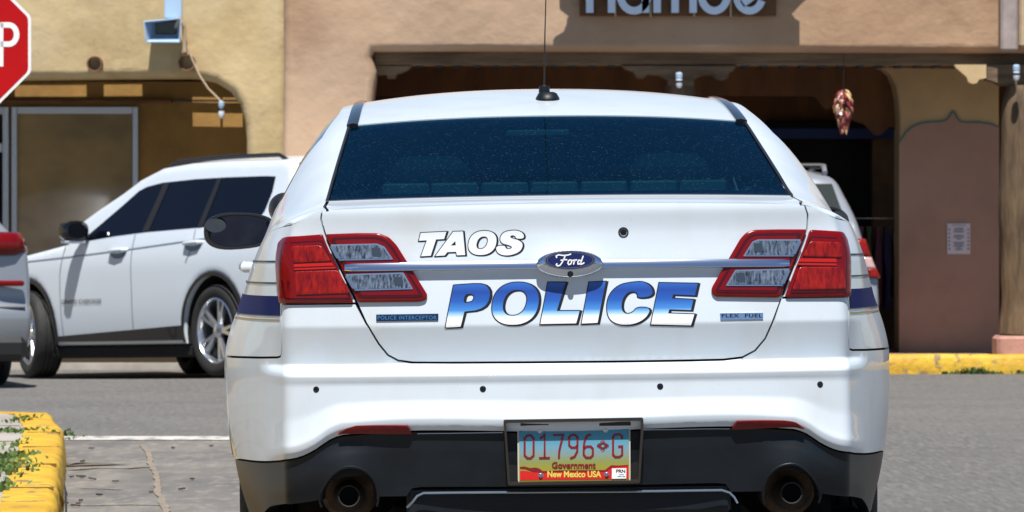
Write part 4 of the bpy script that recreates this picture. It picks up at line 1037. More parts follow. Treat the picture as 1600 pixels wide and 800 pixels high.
# ---- lamps
def lamp(name, px, material, off, thick, rnd=.012, **k): return patch(name, [rounded(st(px), rnd, 4)], S, material, k.pop('parent', car), step=k.pop('step', .012), off=off, thick=thick, **k)
def shrink(px, d): return offset_poly(px, -d)
lampdata = {
 'L_out': [(438.7, 379), (446, 372), (470, 369), (500, 366.5), (504.5, 366.2), (528, 418), (553.5, 473.5), (440, 474.5)],
 'L_in': [(509, 366), (560, 364), (592, 364.2), (608, 370.5), (620, 383), (668.3, 461), (666, 469), (657, 472), (560, 473), (534, 419)],
 'R_out': [(1264.5, 359), (1290, 360.5), (1314, 363.8), (1319, 373), (1325, 464.5), (1225, 465), (1244, 415)],
 'R_in': [(1259.5, 358.5), (1215, 358.3), (1178, 359), (1166, 363), (1157, 372), (1112, 449), (1110.7, 457), (1117.5, 464.3), (1218, 465.5), (1238, 416)]}
for side, wins, gl in (('L', [[(522, 385), (590, 383.5), (600.5, 388), (611.5, 404.5), (533, 406)], [(545, 431.5), (630, 429), (642.5, 450.8), (557.5, 453)]], None),
                  ('R', [[(1163.2, 399.5), (1175.5, 380), (1182.7, 377), (1245, 377), (1236, 399.5)], [(1136.3, 445.5), (1148.5, 425), (1228, 423), (1219, 445.5)]], None)):
    out = lampdata[side+'_out']; inn = lampdata[side+'_in']; sg = -1 if side == 'L' else 1
    lo = lamp('tail_lamp', out, M['red'], .006, .013, .010, dome=.006, domew=.02)
    li = lamp('tail_lamp', inn, M['red'], .006, .013, .008, dome=.006, domew=.016, parent=body_lid)
    # outer lamp: reflector blocks and the bright light guide between them
    cx = [p[0] for p in out]
    if side == 'L':
        cells = [[(459, 386), (503, 384), (520, 409), (461, 412)], [(463, 425), (530, 423), (550, 459), (465, 462)]]; bar = [(462, 414), (521, 411.5), (527, 420.5), (463, 423)]
        frame = [(447, 381), (506, 376), (550, 468), (449, 469)]
    else:
        cells = [[(1263, 378), (1309, 380), (1311, 404), (1251, 402)], [(1247, 418), (1312, 418), (1316, 453), (1235, 454)]]; bar = [(1248, 405), (1303, 405.5), (1304, 416), (1243, 415)]
        frame = [(1263, 370), (1312, 373), (1318, 458), (1232, 459)]
    lamp('lamp_dark_ring', frame, M['reddark'], .0125, .002, .006, parent=lo, step=.02)  # dark red ring round the lamp panel
    lamp('lamp_panel', shrink(frame, 2.2), M['red'], .0135, .003, .006, parent=lo, step=.02)
    for c in cells: lamp('reflector', c, M['redcell'], .0155, .003, .008, parent=lo, dome=.002, domew=.008)
    lamp('light_guide', bar, M['redline'], .0165, .003, .002, parent=lo)
    lamp('light_guide_groove', [((a+c)/2*1.0, (b+d)/2) for (a, b), (c, d) in ((bar[0], bar[3]), (bar[1], bar[2]))]+[((a*.35+c*.65), (b*.35+d*.65)) for (a, b), (c, d) in ((bar[1], bar[2]), (bar[0], bar[3]))], M['reddark'], .0172, .001, .0005, parent=lo)
    # inner lamp: dark well with two clear lamps
    lamp('lamp_well', shrink(inn, 6.5), M['reddark'], .0128, .002, .008, parent=li, step=.02)
    lamp('lamp_well', shrink(inn, 10.5), M['red'], .0136, .002, .006, parent=li, step=.02)
    for wpx in wins:
        lamp('clear_lamp_bezel', offset_poly(wpx, 2.2), M['lamprim'], .0160, .004, .003, parent=li, step=.02)
        lamp('clear_lamp', wpx, M['ledcell'], .0172, .003, .003, parent=li)
        q = np.array(wpx); e = 0 if side == 'L' else None
        # dark bulb hole and bright side reflector of each clear lamp
        c = q.mean(0); ctr = c+np.array([18 if side == 'L' else -18, 1.5]) if wpx is wins[0] else c+np.array([30 if side == 'L' else -28, 0])
        lamp('bulb_window', [(ctr[0]-7, ctr[1]-7), (ctr[0]+6, ctr[1]-7), (ctr[0]+8, ctr[1]+6.5), (ctr[0]-6, ctr[1]+6.5)], mat('dim_bulb', (.03, .04, .05), .2, coat=1), .0188, .002, .004, parent=li)
        if side == 'L': sp_ = [tuple(q[0]+(-4, 1)), tuple(q[0]+(2, 1)), tuple(q[-1]+(2, -1)), tuple(q[-1]+(-5, -1))]
        else:
            a0 = q[3] if len(q) == 5 else q[2]; a1 = q[4] if len(q) == 5 else q[3]; sp_ = [tuple(a0+(-2, 1)), tuple(a0+(4, 1)), tuple(a1+(4, -1)), tuple(a1+(-3, -1))]
        lamp('side_reflector', sp_, M['chrome2'], .0186, .003, .001, parent=li)
# ---- chrome bar and oval badge
def lid_bar(name, pts, h, material, parent, off, bulge):
    q = st(pts); n = 60; tt = np.linspace(0, 1, n); s_ = np.interp(tt, np.linspace(0, 1, len(q)), [a for a, b in q]); t_ = np.interp(tt, np.linspace(0, 1, len(q)), [b for a, b in q])
    P = S(s_, t_); P[:, 1] = P[:, 1].min()*0+P[:, 1]; V = []; F = []
    pr = [(-.5, 0), (-.5, .70), (-.44, .98), (-.34, 1.05), (.0, .78), (.04, .80), (.34, .52), (.5, .25), (.5, 0)]
    for i in range(n):
        sc = 1 if 0 < i < n-1 else .8
        for a, b in pr: V.append((P[i][0], P[i][1]-off-bulge*b*sc, P[i][2]+a*h*sc))
    m = len(pr)
    for i in range(n-1):
        for j in range(m-1): F.append((i*m+j, i*m+j+1, (i+1)*m+j+1, (i+1)*m+j))
    F += [tuple(range(m)), tuple(range((n-1)*m, n*m))]
    o = mobj(name, V, F, material, parent); o.data.shade_smooth(); o.data.set_sharp_from_angle(angle=R(30)); return o
bar = lid_bar('chrome_bar', [(538.5, 418), (700, 415.8), (890, 413.2), (1080, 411.5), (1233, 410.7)], .0235, M['chrome'], body_lid, .009, .010)
bc = st([(889.5, 412)])[0]; bP = S(bc[0], bc[1])[0]
def oval(cx, cz, rx, rz, n=48): return [(cx+rx*math.cos(2*math.pi*i/n), cz+rz*math.sin(2*math.pi*i/n)) for i in range(n)]
def front_map(dy): return lambda a, b: np.stack([a, np.full_like(a, bP[1]-dy), b], 1)
kk_ = 1/574.0
ctr = (bP[0], bP[2])
badge = patch('oval_badge', [oval(ctr[0], ctr[1], 52*kk_, 21.3*kk_)], front_map(.030), M['chrome'], body_lid, step=.006, thick=.035, dome=.010, domew=.018)
c2 = (ctr[0]+.5*kk_, ctr[1]+5.5*kk_)
patch('badge_ring', [oval(c2[0], c2[1], 40*kk_, 14.8*kk_)], front_map(.0402), M['chrome2'], badge, step=.006, thick=.004)
bf = patch('badge_face', [oval(c2[0], c2[1], 38*kk_, 13.4*kk_)], front_map(.0412), M['badgeblue'], badge, step=.006, thick=.002)
patch('badge_pinstripe', [oval(c2[0], c2[1], 36.2*kk_, 12.2*kk_), oval(c2[0], c2[1], 35.2*kk_, 11.4*kk_)], front_map(.0416), M['chrome2'], bf, step=.006, thick=.0003)
# script letters of the badge, drawn as pen strokes (zoomed photo pixels)
def sc(pts): return [(c2[0]+((a/2.6667+640)-890.3)*kk_, c2[1]-((b/2.6667+330)-407.2)*kk_) for a, b in pts]
scr = [[(612, 196), (610, 188), (620, 183), (640, 186), (660, 184), (672, 180)],
       [(648, 186), (642, 200), (634, 215), (626, 226), (616, 229), (610, 224), (614, 218)], [(628, 206), (645, 203), (656, 204)],
       [(668, 204), (661, 208), (658, 218), (662, 224), (670, 221), (674, 212), (671, 205), (667, 205)], [(672, 208), (680, 207), (686, 204)],
       [(686, 203), (684, 214), (681, 224)], [(684, 212), (690, 205), (697, 205)],
       [(712, 208), (704, 206), (699, 214), (700, 222), (707, 222), (713, 212)], [(722, 188), (717, 202), (712, 216), (713, 223), (721, 220), (726, 216)]]
v, f = strokes([sc(q) for q in scr], 2.0*kk_); flat_on('badge_script', v, f, front_map(.0416), M['letterwhite'], bf, .0006)
mb = MB(); mb.lathe([(0, .003), (.004, .004), (.0065, .004), (.0085, .0), (.0085, -.01)], AX((ctr[0]+.6*kk_, bP[1]-.040, ctr[1]-15.8*kk_), (0, -1, 0)), 20); mb.build('rear_camera', M['blackgloss'], badge, True)
# lid lock
kq = st([(974, 363)])[0]; kP = S(*kq)[0]; kN = np.cross(S(kq[0]+1e-3, kq[1])[0]-kP, S(kq[0], kq[1]+1e-3)[0]-kP); kN /= np.linalg.norm(kN); mb = MB(); mb.lathe([(.010, 0), (.0115, .0012), (.0135, .0012), (.0142, .0), (.0142, -.004)], AX(kP+kN*.0008, kN), 28); lk = mb.build('lid_lock', M['letterblack'], body_lid, True)
mb = MB(); mb.lathe([(0, .001), (.004, .0012), (.0075, .0), (.011, -.0015)], AX(kP+kN*.0008, kN), 28); mb.build('lock_cylinder', M['blackgloss'], lk, True)
# parking sensors
for px in ((494, 608.5), (754.5, 607.8), (1031.5, 603.8), (1281.5, 600.6)):
    q = st([px])[0]; P = S(*q)[0]; e = 1e-3; nn = np.cross(S(q[0]+e, q[1])[0]-P, S(q[0], q[1]+e)[0]-P); nn = nn/np.linalg.norm(nn)
    mb = MB(); mb.lathe([(0, .0012), (.0068, .0018), (.0080, .0012), (.0086, .0)], AX(P, nn), 24); mb.build('parking_sensor', M['blackgloss'], car, True)
# bumper reflectors
patch('bumper_reflector', [rounded(st([(528, 677), (541, 669), (556, 664.8), (637, 664.2), (644.5, 676.5)]), .002)], S, M['red'], car, step=.008, off=.0075, thick=.012, ga=GA, gb=GB)
patch('bumper_reflector', [rounded(st([(1142.5, 669.5), (1151, 657), (1225, 656.5), (1243, 659.5), (1257, 669)]), .002)], S, M['red'], car, step=.008, off=.0075, thick=.012, ga=GA, gb=GB)
# ---- lettering
def crop1(pts): return [(a/2.6667+640, b/2.6667+330) for a, b in pts]
def crop2(pts): return [(a/4.4444+500, b/4.4444+340) for a, b in pts]
def shear_oval(cx, cy, rx, ry, sh, n=40, sq=2.3):
    o = []
    for i in range(n):
        a = 2*math.pi*i/n; c, s_ = math.cos(a), math.sin(a); X = rx*abs(c)**(2/sq)*(1 if c > 0 else -1); Y = ry*abs(s_)**(2/sq)*(1 if s_ > 0 else -1)
        o.append((cx+X-sh*Y, cy+Y))
    return o
def smooth_poly(p, it=2):
    for _ in range(it):
        q = []
        for i in range(len(p)):
            a = np.array(p[i]); b = np.array(p[(i+1) % len(p)]); q += [tuple(a*.75+b*.25), tuple(a*.25+b*.75)]
        p = q
    return p
letters_small = [
 [[(700, 107), (878, 98), (862, 149), (806, 152), (769, 265), (702, 269), (742, 158), (687, 161)]],
 [[(925, 98), (993, 96), (1008, 260), (950, 262), (946, 238), (884, 240), (866, 263), (802, 267)], [(908, 195), (940, 163), (943, 193)]],
 [shear_oval(1128, 176, 96, 84, .17), shear_oval(1126, 175, 37, 44, .28)],
 [smooth_poly([(1362, 147), (1417, 146), (1414, 112), (1378, 90), (1325, 89), (1270, 104), (1248, 145), (1262, 180), (1318, 192), (1338, 208), (1314, 222), (1290, 216), (1284, 194), (1222, 198), (1226, 238), (1262, 262), (1325, 263), (1392, 236), (1412, 186), (1384, 158), (1326, 143), (1318, 130), (1338, 121), (1358, 130)], 2)]]
letters_big = [
 [smooth_poly([(183, 310), (186, 309), (290, 302), (322, 310), (338, 340), (325, 388), (288, 412), (229, 418), (228, 419), (213, 479), (212, 481), (152, 484), (150, 483)], 1), smooth_poly([(231, 346), (258, 344), (271, 352), (266, 374), (250, 381), (223, 383)], 1)],
 [shear_oval(441, 385, 96, 88, .14), shear_oval(439, 382, 49, 54, .2)],
 [[(577, 297), (650, 297), (613, 416), (708, 416), (694, 467), (545, 470)]],
 [[(748, 297), (817, 294), (783, 465), (717, 468)]],
 [smooth_poly([(1013, 354), (1010, 318), (978, 294), (930, 296), (870, 308), (828, 352), (820, 412), (836, 456), (880, 474), (940, 470), (986, 444), (1006, 404), (948, 400), (932, 422), (904, 431), (882, 414), (884, 372), (904, 340), (934, 332), (952, 345), (950, 362)], 2)],
 [[(1040, 299), (1200, 302), (1189, 351), (1098, 347), (1093, 364), (1182, 369), (1172, 412), (1082, 409), (1077, 426), (1186, 430), (1172, 475), (1006, 471)]]]
M['policefill'] = ramp_mat('police_blue_fade', 2, [(0, (.83, .83, .83)), (.19, (.80, .80, .81)), (.25, (.40, .62, .82)), (.37, (.05, .22, .58)), (.58, (.012, .085, .38)), (.8, (.008, .05, .28)), (1, (.02, .11, .45))], 0, 1, .4, .4)
# the fade is printed along the letters' height: set its limits from the lettering's real height
_mr = [n for n in M['policefill'].node_tree.nodes if n.type == 'MAP_RANGE'][0]
zlo = S(*st([(890, 508)])[0])[0][2]; zhi = S(*st([(890, 441)])[0])[0][2]; _mr.inputs[1].default_value = zlo; _mr.inputs[2].default_value = zhi
def decal(letter_set, crop, fillm, ow, shx, shy, nm):
    for g in letter_set:
        px = [crop(l) for l in g]
        o1 = [offset_poly(px[0], ow)]+[offset_poly(h, -ow) for h in px[1:]]
        o2 = [[(a+shx, b+shy) for a, b in l] for l in o1]
        r_ = patch(nm+'_outline', [st(l) for l in o1], S, M['letterblack'], body_lid, step=.012, off=.0012, thick=.0006)
        patch(nm+'_edge', [st(l) for l in o2], S, M['letterblack'], r_, step=.012, off=.0008, thick=.0006)
        patch(nm, [st(l) for l in px], S, fillm, r_, step=.012, off=.0017, thick=.0003)
decal(letters_small, crop2, mat('pale_vinyl', (.66, .70, .73), .5, coat=.3), 1.35, 1.8, .7, 'small_letter')
decal(letters_big, crop1, M['policefill'], 1.6, 2.7, .8, 'large_letter')
# small plates
def on_px(v): q = st([tuple(a) for a in v]); return np.array(q)
def plaque(px, name, face, txt, tm, x0, x1, y0, y1, bold):
    o = patch(name, [rounded(st(px), .001)], S, face, body_lid, step=.012, off=.003, thick=.005)
    v, f = fit_text(txt, x0, x1, y1, y0, bold=bold, space=1.15); flat_on(name+'_text', on_px(v), f, S, tm, o, .0044)
    return o
plaque([(588, 491.6), (685, 490.3), (685, 500.6), (588, 502)], 'name_plaque', mat('navy_plaque', (.006, .013, .045), .3), 'POLICE INTERCEPTOR', mat('plaque_blue', (.05, .20, .42), .3, metal=.3), 590.5, 682.5, 493.4, 499.6, .012)
plaque([(1124.5, 489.5), (1192, 488.7), (1192, 498.5), (1125.5, 499.6)], 'fuel_badge', M['chrome'], 'FLEX  FUEL', M['letterblack'], 1127.5, 1190.5, 490.6, 496.4, .02)
# ---- stripes on the flanks
def flank(name, sg, s0, s1, t0, t1, material, off): patch(name, [[(sg*s0, t0), (sg*s1, t0), (sg*s1, t1), (sg*s0, t1)]], S, material, car, step=.03, off=off, thick=.0008, ga=GA, gb=GB)
for sg in (-1, 1):
    flank('blue_stripe', sg, .815, 4.2, .877, .930, M['blue'], .0012)
    for t0 in (.963, 1.022): flank('pinstripe', sg, .815, 4.2, t0, t0+.0045, M['letterblack'], .0012)
    flank('pinstripe', sg, .815, 4.2, .862, .8665, mat('gold_line', (.30, .22, .10), .5), .0012)
    flank('pinstripe', sg, .815, 4.2, .8745, .8765, M['letterblack'], .0016)
# ---- number plate
def Q(px, py, D=12.02):
    """photo point on the flat number plate plane in car space"""
    d = np.array([(px-800)/FP, 1, (HZ-py)/FP]); o_ = np.array([0, 0, CH]); n = Rm@np.array([0, 1, 0.]); p0 = Rm@np.array([0, .012, .5])+LOC
    k = ((p0-o_)@n)/(d@n); return Rm.T@(o_+d*k-LOC)
def Q2(pts): return [(float(Q(a, b)[0]), float(Q(a, b)[2])) for a, b in pts]
def pm(dy): return lambda a, b: np.stack([a, np.full_like(a, .012-dy), b], 1)
fr_o = [(786, 655), (1004, 651.5), (1004.5, 668), (999, 754), (793, 757.5), (787.5, 672)]; fr_i = [(789.5, 660), (1000.5, 656.5), (1000.5, 668), (995.5, 749.5), (796.5, 753), (791, 672)]
pf = patch('plate_surround', [rounded(Q2(fr_o), .006), rounded(Q2(fr_i), .005)], pm(.040), mat('plate_surround_plastic', (.028, .024, .020), .35, spec=.3), car, step=.01, thick=.05)
patch('plate_recess', [Q2(fr_o)], pm(-.004), M['void'], car, step=.03, thick=.002)
mb = MB()
for a, b in ((812, 858), (935, 985)):
    p0, p1 = Q2([(a, 657), (b, 662)]); mb = MB(); mb.box(p0[0], p1[0], -.015, .012, p1[1]-.004, p0[1]-.001, .002); mb.build('plate_lamp', M['black'], pf)
pl_o = [(808.5, 665.8), (982, 663), (984.5, 665), (984.8, 749), (982, 751.6), (811.5, 754), (809, 751), (808.2, 668)]
plate = patch('number_plate', [rounded(Q2(pl_o), .002)], pm(.013), mat('plate_rim', (.55, .50, .40), .4), car, step=.02, thick=.003)
pz0 = Q2([(895, 752)])[0][1]; pz1 = Q2([(895, 664)])[0][1]
pface = ramp_mat('plate_sky_fade', 2, [(0, (.30, .28, .02)), (.24, (.30, .27, .03)), (.36, (.24, .27, .08)), (.48, (.21, .29, .26)), (.62, (.14, .32, .42)), (.80, (.055, .28, .40)), (1, (.03, .21, .36))], pz0, pz1, .45)
pl_i = [(810.8, 667.4), (981, 664.8), (982.4, 666.5), (982.6, 748), (981, 749.6), (812.6, 752), (811.2, 750)]
patch('plate_face', [rounded(Q2(pl_i), .0015)], pm(.0150), pface, plate, step=.02, thick=.001)
def C7(pts): return [(a/4.0+700, b/4.0+620) for a, b in pts]
prd, pmar = mat('plate_red', (.60, .012, .010), .45), mat('plate_maroon', (.19, .006, .012), .45)
# mesa landscape at the foot of the plate
patch('plate_mesa', [Q2(C7([(449, 520), (449, 462), (470, 460), (500, 463), (520, 470), (560, 472), (600, 476), (640, 470), (980, 466), (1000, 452), (1020, 440), (1060, 436), (1126, 432), (1126, 512)]))], pm(.0158), prd, plate, step=.03, thick=.0006)
patch('plate_mesa', [Q2(C7([(449, 436), (478, 434), (500, 440), (512, 444), (545, 440), (568, 446), (590, 462), (620, 462), (700, 458), (980, 456), (1000, 440), (1018, 426), (1060, 428), (1126, 424), (1126, 431), (1060, 435), (1022, 439), (1000, 455), (984, 466), (640, 470), (590, 474), (560, 470), (530, 468), (500, 455), (480, 448), (449, 446)]))], pm(.0161), pmar, plate, step=.03, thick=.0004)
def plate_strokes(name, lst, wd, material, dy=.0163):
    v, f = strokes([Q2(C7(s_)) for s_ in lst], wd); return flat_on(name, v, f, pm(dy), material, plate, .0, thick=.0006)
wd_ = 13/4/579
def rr_(x0, y0, x1, y1, c=16): return [(x0+c, y0), (x1-c, y0), (x1, y0+c), (x1, y1-c), (x1-c, y1), (x0+c, y1), (x0, y1-c), (x0, y0+c), (x0+c, y0)]
plate_strokes('plate_digit', [rr_(478, 239, 534, 382, 18)], wd_, pmar)
plate_strokes('plate_digit', [[(574, 262), (588, 250), (603, 232), (603, 382)], [(568, 381), (636, 380)]], wd_, pmar)
plate_strokes('plate_digit', [[(656, 238), (718, 236), (714, 255), (700, 310), (694, 340), (692, 384)]], wd_, pmar)
plate_strokes('plate_digit', [[(808, 300), (808, 252), (794, 236), (770, 237), (756, 252), (756, 300), (770, 315), (794, 315), (808, 302)], [(808, 300), (806, 340), (790, 372), (768, 381), (762, 382)]], wd_, pmar)
plate_strokes('plate_digit', [[(893, 233), (870, 240), (852, 275), (847, 310), (847, 360), (862, 378), (890, 378), (904, 362), (904, 322), (890, 308), (864, 309), (849, 322)]], wd_, pmar)
plate_strokes('plate_letter', [[(1086, 262), (1086, 246), (1072, 233), (1044, 234), (1030, 248), (1030, 360), (1044, 374), (1072, 373), (1087, 360), (1087, 308), (1062, 309)]], wd_, pmar)
zx, zy = 966, 303
patch('plate_sun_symbol', [Q2(C7(oval(zx, zy, 21, 21, 24))), Q2(C7(oval(zx, zy, 11, 11, 20)))], pm(.0165), pmar, plate, step=.01, thick=.0004)
ray = []
for dx, dy in ((1, 0), (-1, 0), (0, 1), (0, -1)):
    for k, L in ((-12, 28), (-4.5, 37), (4.5, 37), (12, 28)):
        ray.append([(zx+dx*18+dy*k, zy+dy*18+dx*k), (zx+dx*L+dy*k, zy+dy*L+dx*k)])
plate_strokes('plate_sun_symbol', ray, 4.2/4/579, pmar)
def plate_text(name, txt, x0, x1, y0, y1, material, bold, dy=.0166):
    v, f = fit_text(txt, x0, x1, y1, y0, bold=bold); q = np.array(Q2(C7([tuple(a) for a in v]))); return flat_on(name, q, f, pm(dy), material, plate, 0)
plate_text('plate_word', 'Government', 648, 922, 405, 446, pmar, .03)
plate_text('plate_word', 'New Mexico USA', 620, 956, 461, 502, mat('plate_yellow', (.72, .60, .10), .4), .03)
patch('plate_sticker', [Q2(C7([(1023, 446), (1113, 444), (1112, 509), (1022, 511)]))], pm(.0168), M['letterwhite'], plate, step=.03, thick=.0004)
plate_text('sticker_text', 'PRN', 1049, 1106, 452, 473, M['letterblack'], .03, .0172)
plate_text('sticker_text', 'ab cde', 1068, 1100, 480, 487, mat('sticker_ink', (.2, .25, .4), .5), .0, .0172) if False else None
mb = MB(); 
for a, b, c, d in ((1068, 1098, 482, 485), (1058, 1084, 493, 497), (1088, 1106, 493, 497)):
    (x0_, z0_), (x1_, z1_) = Q2(C7([(a, d), (b, c)])); mb.box(x0_, x1_, .012-.0174, .012-.0171, z0_, z1_)
mb.build('sticker_print', mat('sticker_ink', (.2, .25, .4), .5), plate)
for a, b in ((574, 210), (984, 205), (578, 490), (990, 484)):
    (x_, z_), = Q2(C7([(a, b)])); mb = MB(); mb.lathe([(0, .004), (.003, .0042), (.0052, .0032), (.0056, .001), (.0072, .0005), (.0072, 0)], AX((x_, .012-.016, z_), (0, -1, 0)), 16); mb.build('plate_screw', M['chrome2'], plate, True)
# ---- wheels
def wheel(name, loc, axis, r, wdt, parent, rim_r, style='steel', spokes=5, rimmat=None, turn=0):
    """root part is the tyre; rim is its sub-part. axis points outwards"""
    Mx = AX(loc, axis) @ Matrix.Rotation(turn, 4, 'Z'); h = wdt/2; mb = MB()
    mb.lathe([(rim_r, -h*.9), (rim_r+.02, -h), (r-.035, -h*1.02), (r-.01, -h*.88), (r, -h*.7), (r, -h*.36), (r-.009, -h*.35), (r-.009, -h*.29), (r, -h*.28), (r, -h*.03), (r-.009, -h*.02), (r-.009, h*.04), (r, h*.05), (r, h*.28), (r-.009, h*.29), (r-.009, h*.35), (r, h*.36), (r, h*.7), (r-.01, h*.88), (r-.035, h*1.02), (r-.055, h*1.04), (rim_r+.02, h), (rim_r, h*.9), (rim_r-.005, h*.5)], Mx, 64)
    ty = mb.build('tyre' if name is None else name, M['rubber'], parent, True)
    mb = MB(); rm = rimmat or M['steel']
    mb.lathe([(rim_r+.004, h*.93), (rim_r-.008, h*.97), (rim_r-.018, h*.85), (rim_r-.022, h*.2), (rim_r-.03, -h*.8)], Mx, 48)
    for k in range(spokes):
        a = 2*math.pi*k/spokes
        for off_ in ((-.16, .16) if style == 'split' else (0,)):
            p0 = Vector((.05*math.cos(a), .05*math.sin(a), h*.72)); p1 = Vector(((rim_r-.015)*math.cos(a+off_), (rim_r-.015)*math.sin(a+off_), h*.86)); d = (p1-p0); nrm = Vector((-math.sin(a+off_), math.cos(a+off_), 0)); wa, wb = (.022, .017) if style == 'split' else (.05, .035)
            V = [p0+nrm*wa+Vector((0, 0, -.03)), p0-nrm*wa+Vector((0, 0, -.03)), p0-nrm*wa*.7, p0+nrm*wa*.7, p1+nrm*wb+Vector((0, 0, -.04)), p1-nrm*wb+Vector((0, 0, -.04)), p1-nrm*wb*.7, p1+nrm*wb*.7]
            mb.add([Mx@q for q in V], [(0, 1, 2, 3), (4, 7, 6, 5), (3, 2, 6, 7), (0, 3, 7, 4), (2, 1, 5, 6), (1, 0, 4, 5)])
    mb.lathe([(0, h*.85), (.028, h*.84), (.06, h*.74), (.065, h*.5)], Mx, 24)
    mb.build('rim', rm, ty, True)
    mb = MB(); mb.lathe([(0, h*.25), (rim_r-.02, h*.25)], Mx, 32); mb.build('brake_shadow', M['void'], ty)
    return ty
for sg in (-1, 1):
    wheel('tyre', (sg*.80, ARCH_Y, .343), (sg, 0, 0), .343, .235, car, .235, 'steel', 8, M['black'])
    wheel('tyre', (sg*.80, 4.03, .343), (sg, 0, 0), .343, .235, car, .235, 'steel', 8, M['black'])
# ---- mirrors, handles, spotlight, aerial
def mirror(sg):
    Yc = 3.42; cx = sg*(1.008 if sg < 0 else .975); cz = 1.118
    def egg(k, n=40):
        o = []
        for i in range(n):
            a = 2*math.pi*i/n; c, s_ = math.cos(a), math.sin(a); X = .125*k*abs(c)**(2/2.7)*(1 if c > 0 else -1); Z = .062*k*abs(s_)**(2/2.5)*(1 if s_ > 0 else -1)
            Z *= 1 - .10*(X*sg*-1)/.125*(1 if True else 0); o.append((cx+X, cz+Z+.02*X*-sg))
        return o
    mb = MB(); n = 40; V = []; F = []
    secs = [(1, 0), (1.02, .015), (1.0, .05), (.88, .10), (.6, .14), (.2, .155)]
    for k, dy in secs:
        for x, z in egg(k): V.append((x, Yc+dy, z))
    for i in range(len(secs)-1):
        for j in range(n): F.append((i*n+j, i*n+(j+1) % n, (i+1)*n+(j+1) % n, (i+1)*n+j))
    F.append(tuple(range((len(secs)-1)*n, len(secs)*n)))
    k0 = len(V)
    for x, z in egg(.89): V.append((x, Yc, z))
    for x, z in egg(.85): V.append((x, Yc+.012, z))
    for j in range(n): F.append((j, (j+1) % n, k0+(j+1) % n, k0+j)); F.append((k0+j, k0+(j+1) % n, k0+n+(j+1) % n, k0+n+j))
    mb.add(V, F); mb.box(min(sg*.80, sg*.93), max(sg*.80, sg*.93), Yc+.02, Yc+.11, cz-.045, cz-.01, .01)
    h_ = mb.build('wing_mirror', M['black'], car, True)
    g = mobj('mirror_glass', [(x, Yc+.010+.10*(x-cx)*sg*0+.12*(cz-z), z) for x, z in egg(.86)], [tuple(range(n))], M['mirror'], h_)
    sp = [(cx+sg*.085+.028*math.cos(a)*1.3, cz+.020+.024*math.sin(a)) for a in np.linspace(0, 2*math.pi, 24)]
    mobj('blind_spot_glass', [(x, Yc-.002+.30*(cz-z), z) for x, z in sp], [tuple(range(24))], mat('blind_spot_mirror', (.14, .18, .25), .03, metal=1), h_)
mirror(-1); mirror(1)
for sg in (-1, 1):
    for s_, nm in ((s_at(1.72), 'door_handle'), (s_at(2.75), 'door_handle')):
        P = S(s_*sg, 1.0)[0]; mb = MB(); x = P[0]
        mb.tube([(x-sg*.005, P[1]-.10, P[2]), (x+sg*.035, P[1]-.085, P[2]+.002), (x+sg*.042, P[1], P[2]+.004), (x+sg*.035, P[1]+.085, P[2]+.002), (x-sg*.005, P[1]+.10, P[2])], [.014, .017, .018, .017, .014], 12); mb.build(nm, M['white'], car, True)
# spotlight on the left pillar
mb = MB(); c = (-.855, 3.55, 1.195)
mb.lathe([(0, -.055), (.022, -.052), (.040, -.035), (.052, -.01), (.056, .03), (.056, .05), (.048, .055), (0, .05)], AX(c, (-.1, 1, 0)), 32); mb.tube([(c[0], c[1], c[2]-.05), (c[0]+.04, c[1]+.04, c[2]-.10), (c[0]+.15, c[1]+.05, c[2]-.10)], .014, 8); mb.build('spotlight', M['black'], car, True)
# aerial
aP = G(-.0, 1.93)[0]; ax_ = (855.5-to_px(np.array([aP]))[0][0])/505; aP = G(ax_/.83, 1.93)[0]
mb = MB(); V = []; F = []; secs = [(.038, .055, 0), (.037, .053, .007), (.029, .043, .021), (.020, .030, .025)]; n = 24
for a, b, h in secs:
    for i in range(n):
        t = 2*math.pi*i/n; c_, s_ = math.cos(t), math.sin(t); V.append((aP[0]+a*abs(c_)**.7*(1 if c_ > 0 else -1), aP[1]+b*s_, aP[2]-.003+h))
for j in range(len(secs)-1):
    for i in range(n): F.append((j*n+i, j*n+(i+1) % n, (j+1)*n+(i+1) % n, (j+1)*n+i))
F.append(tuple(range((len(secs)-1)*n, len(secs)*n))); mb.add(V, F)
ant = mb.build('aerial_base', M['valance'], car, True)
mb = MB(); mb.lathe([(0, .022), (.010, .021), (.012, .016), (.0165, .018), (.0175, .0), (.0175, -.01)], Matrix.Translation((aP[0]-.010, aP[1], aP[2]+.0225)), 16); mb.build('aerial_mount', M['valance'], ant, True)
mb = MB(); mb.tube([(aP[0]-.010, aP[1], aP[2]+.04), (aP[0]-.006, aP[1], aP[2]+.2), (aP[0]+.004, aP[1]+.01, aP[2]+.45)], [.0028, .0020, .0014], 8); mb.build('aerial_rod', M['letterblack'], ant, True)
# ---- cabin seen dimly through the glass
cab = MB(); cab.box(-.66, .66, .60, 1.30, 1.10, 1.125, .004); cab.build('parcel_shelf', M['cloth'], car)
for x in (-.36, .36):
    mb = MB(); mb.box(x-.24, x+.24, 1.30, 1.44, .60, 1.16, .05); mb.box(x-.12, x+.12, 1.32, 1.42, 1.18, 1.33, .04); mb.build('rear_seat', M['cloth'], car)
    mb = MB(); mb.box(x-.24, x+.24, 2.35, 2.5, .6, 1.22, .06); mb.box(x-.13, x+.13, 2.38, 2.48, 1.25, 1.42, .04); mb.build('front_seat', M['cloth'], car)
mb = MB(); mb.box(-.60, .60, 2.05, 2.07, .6, 1.38, .004); mb.build('partition_screen', M['glass'], car)
mb = MB()
for k in range(7): mb.box(-.50+k*.143, -.50+k*.143+.134, .82, .88, 1.207, 1.242, .006)
lb = mb.build('warning_light_bar', mat('light_bar', (.22, .30, .33), .25), car)
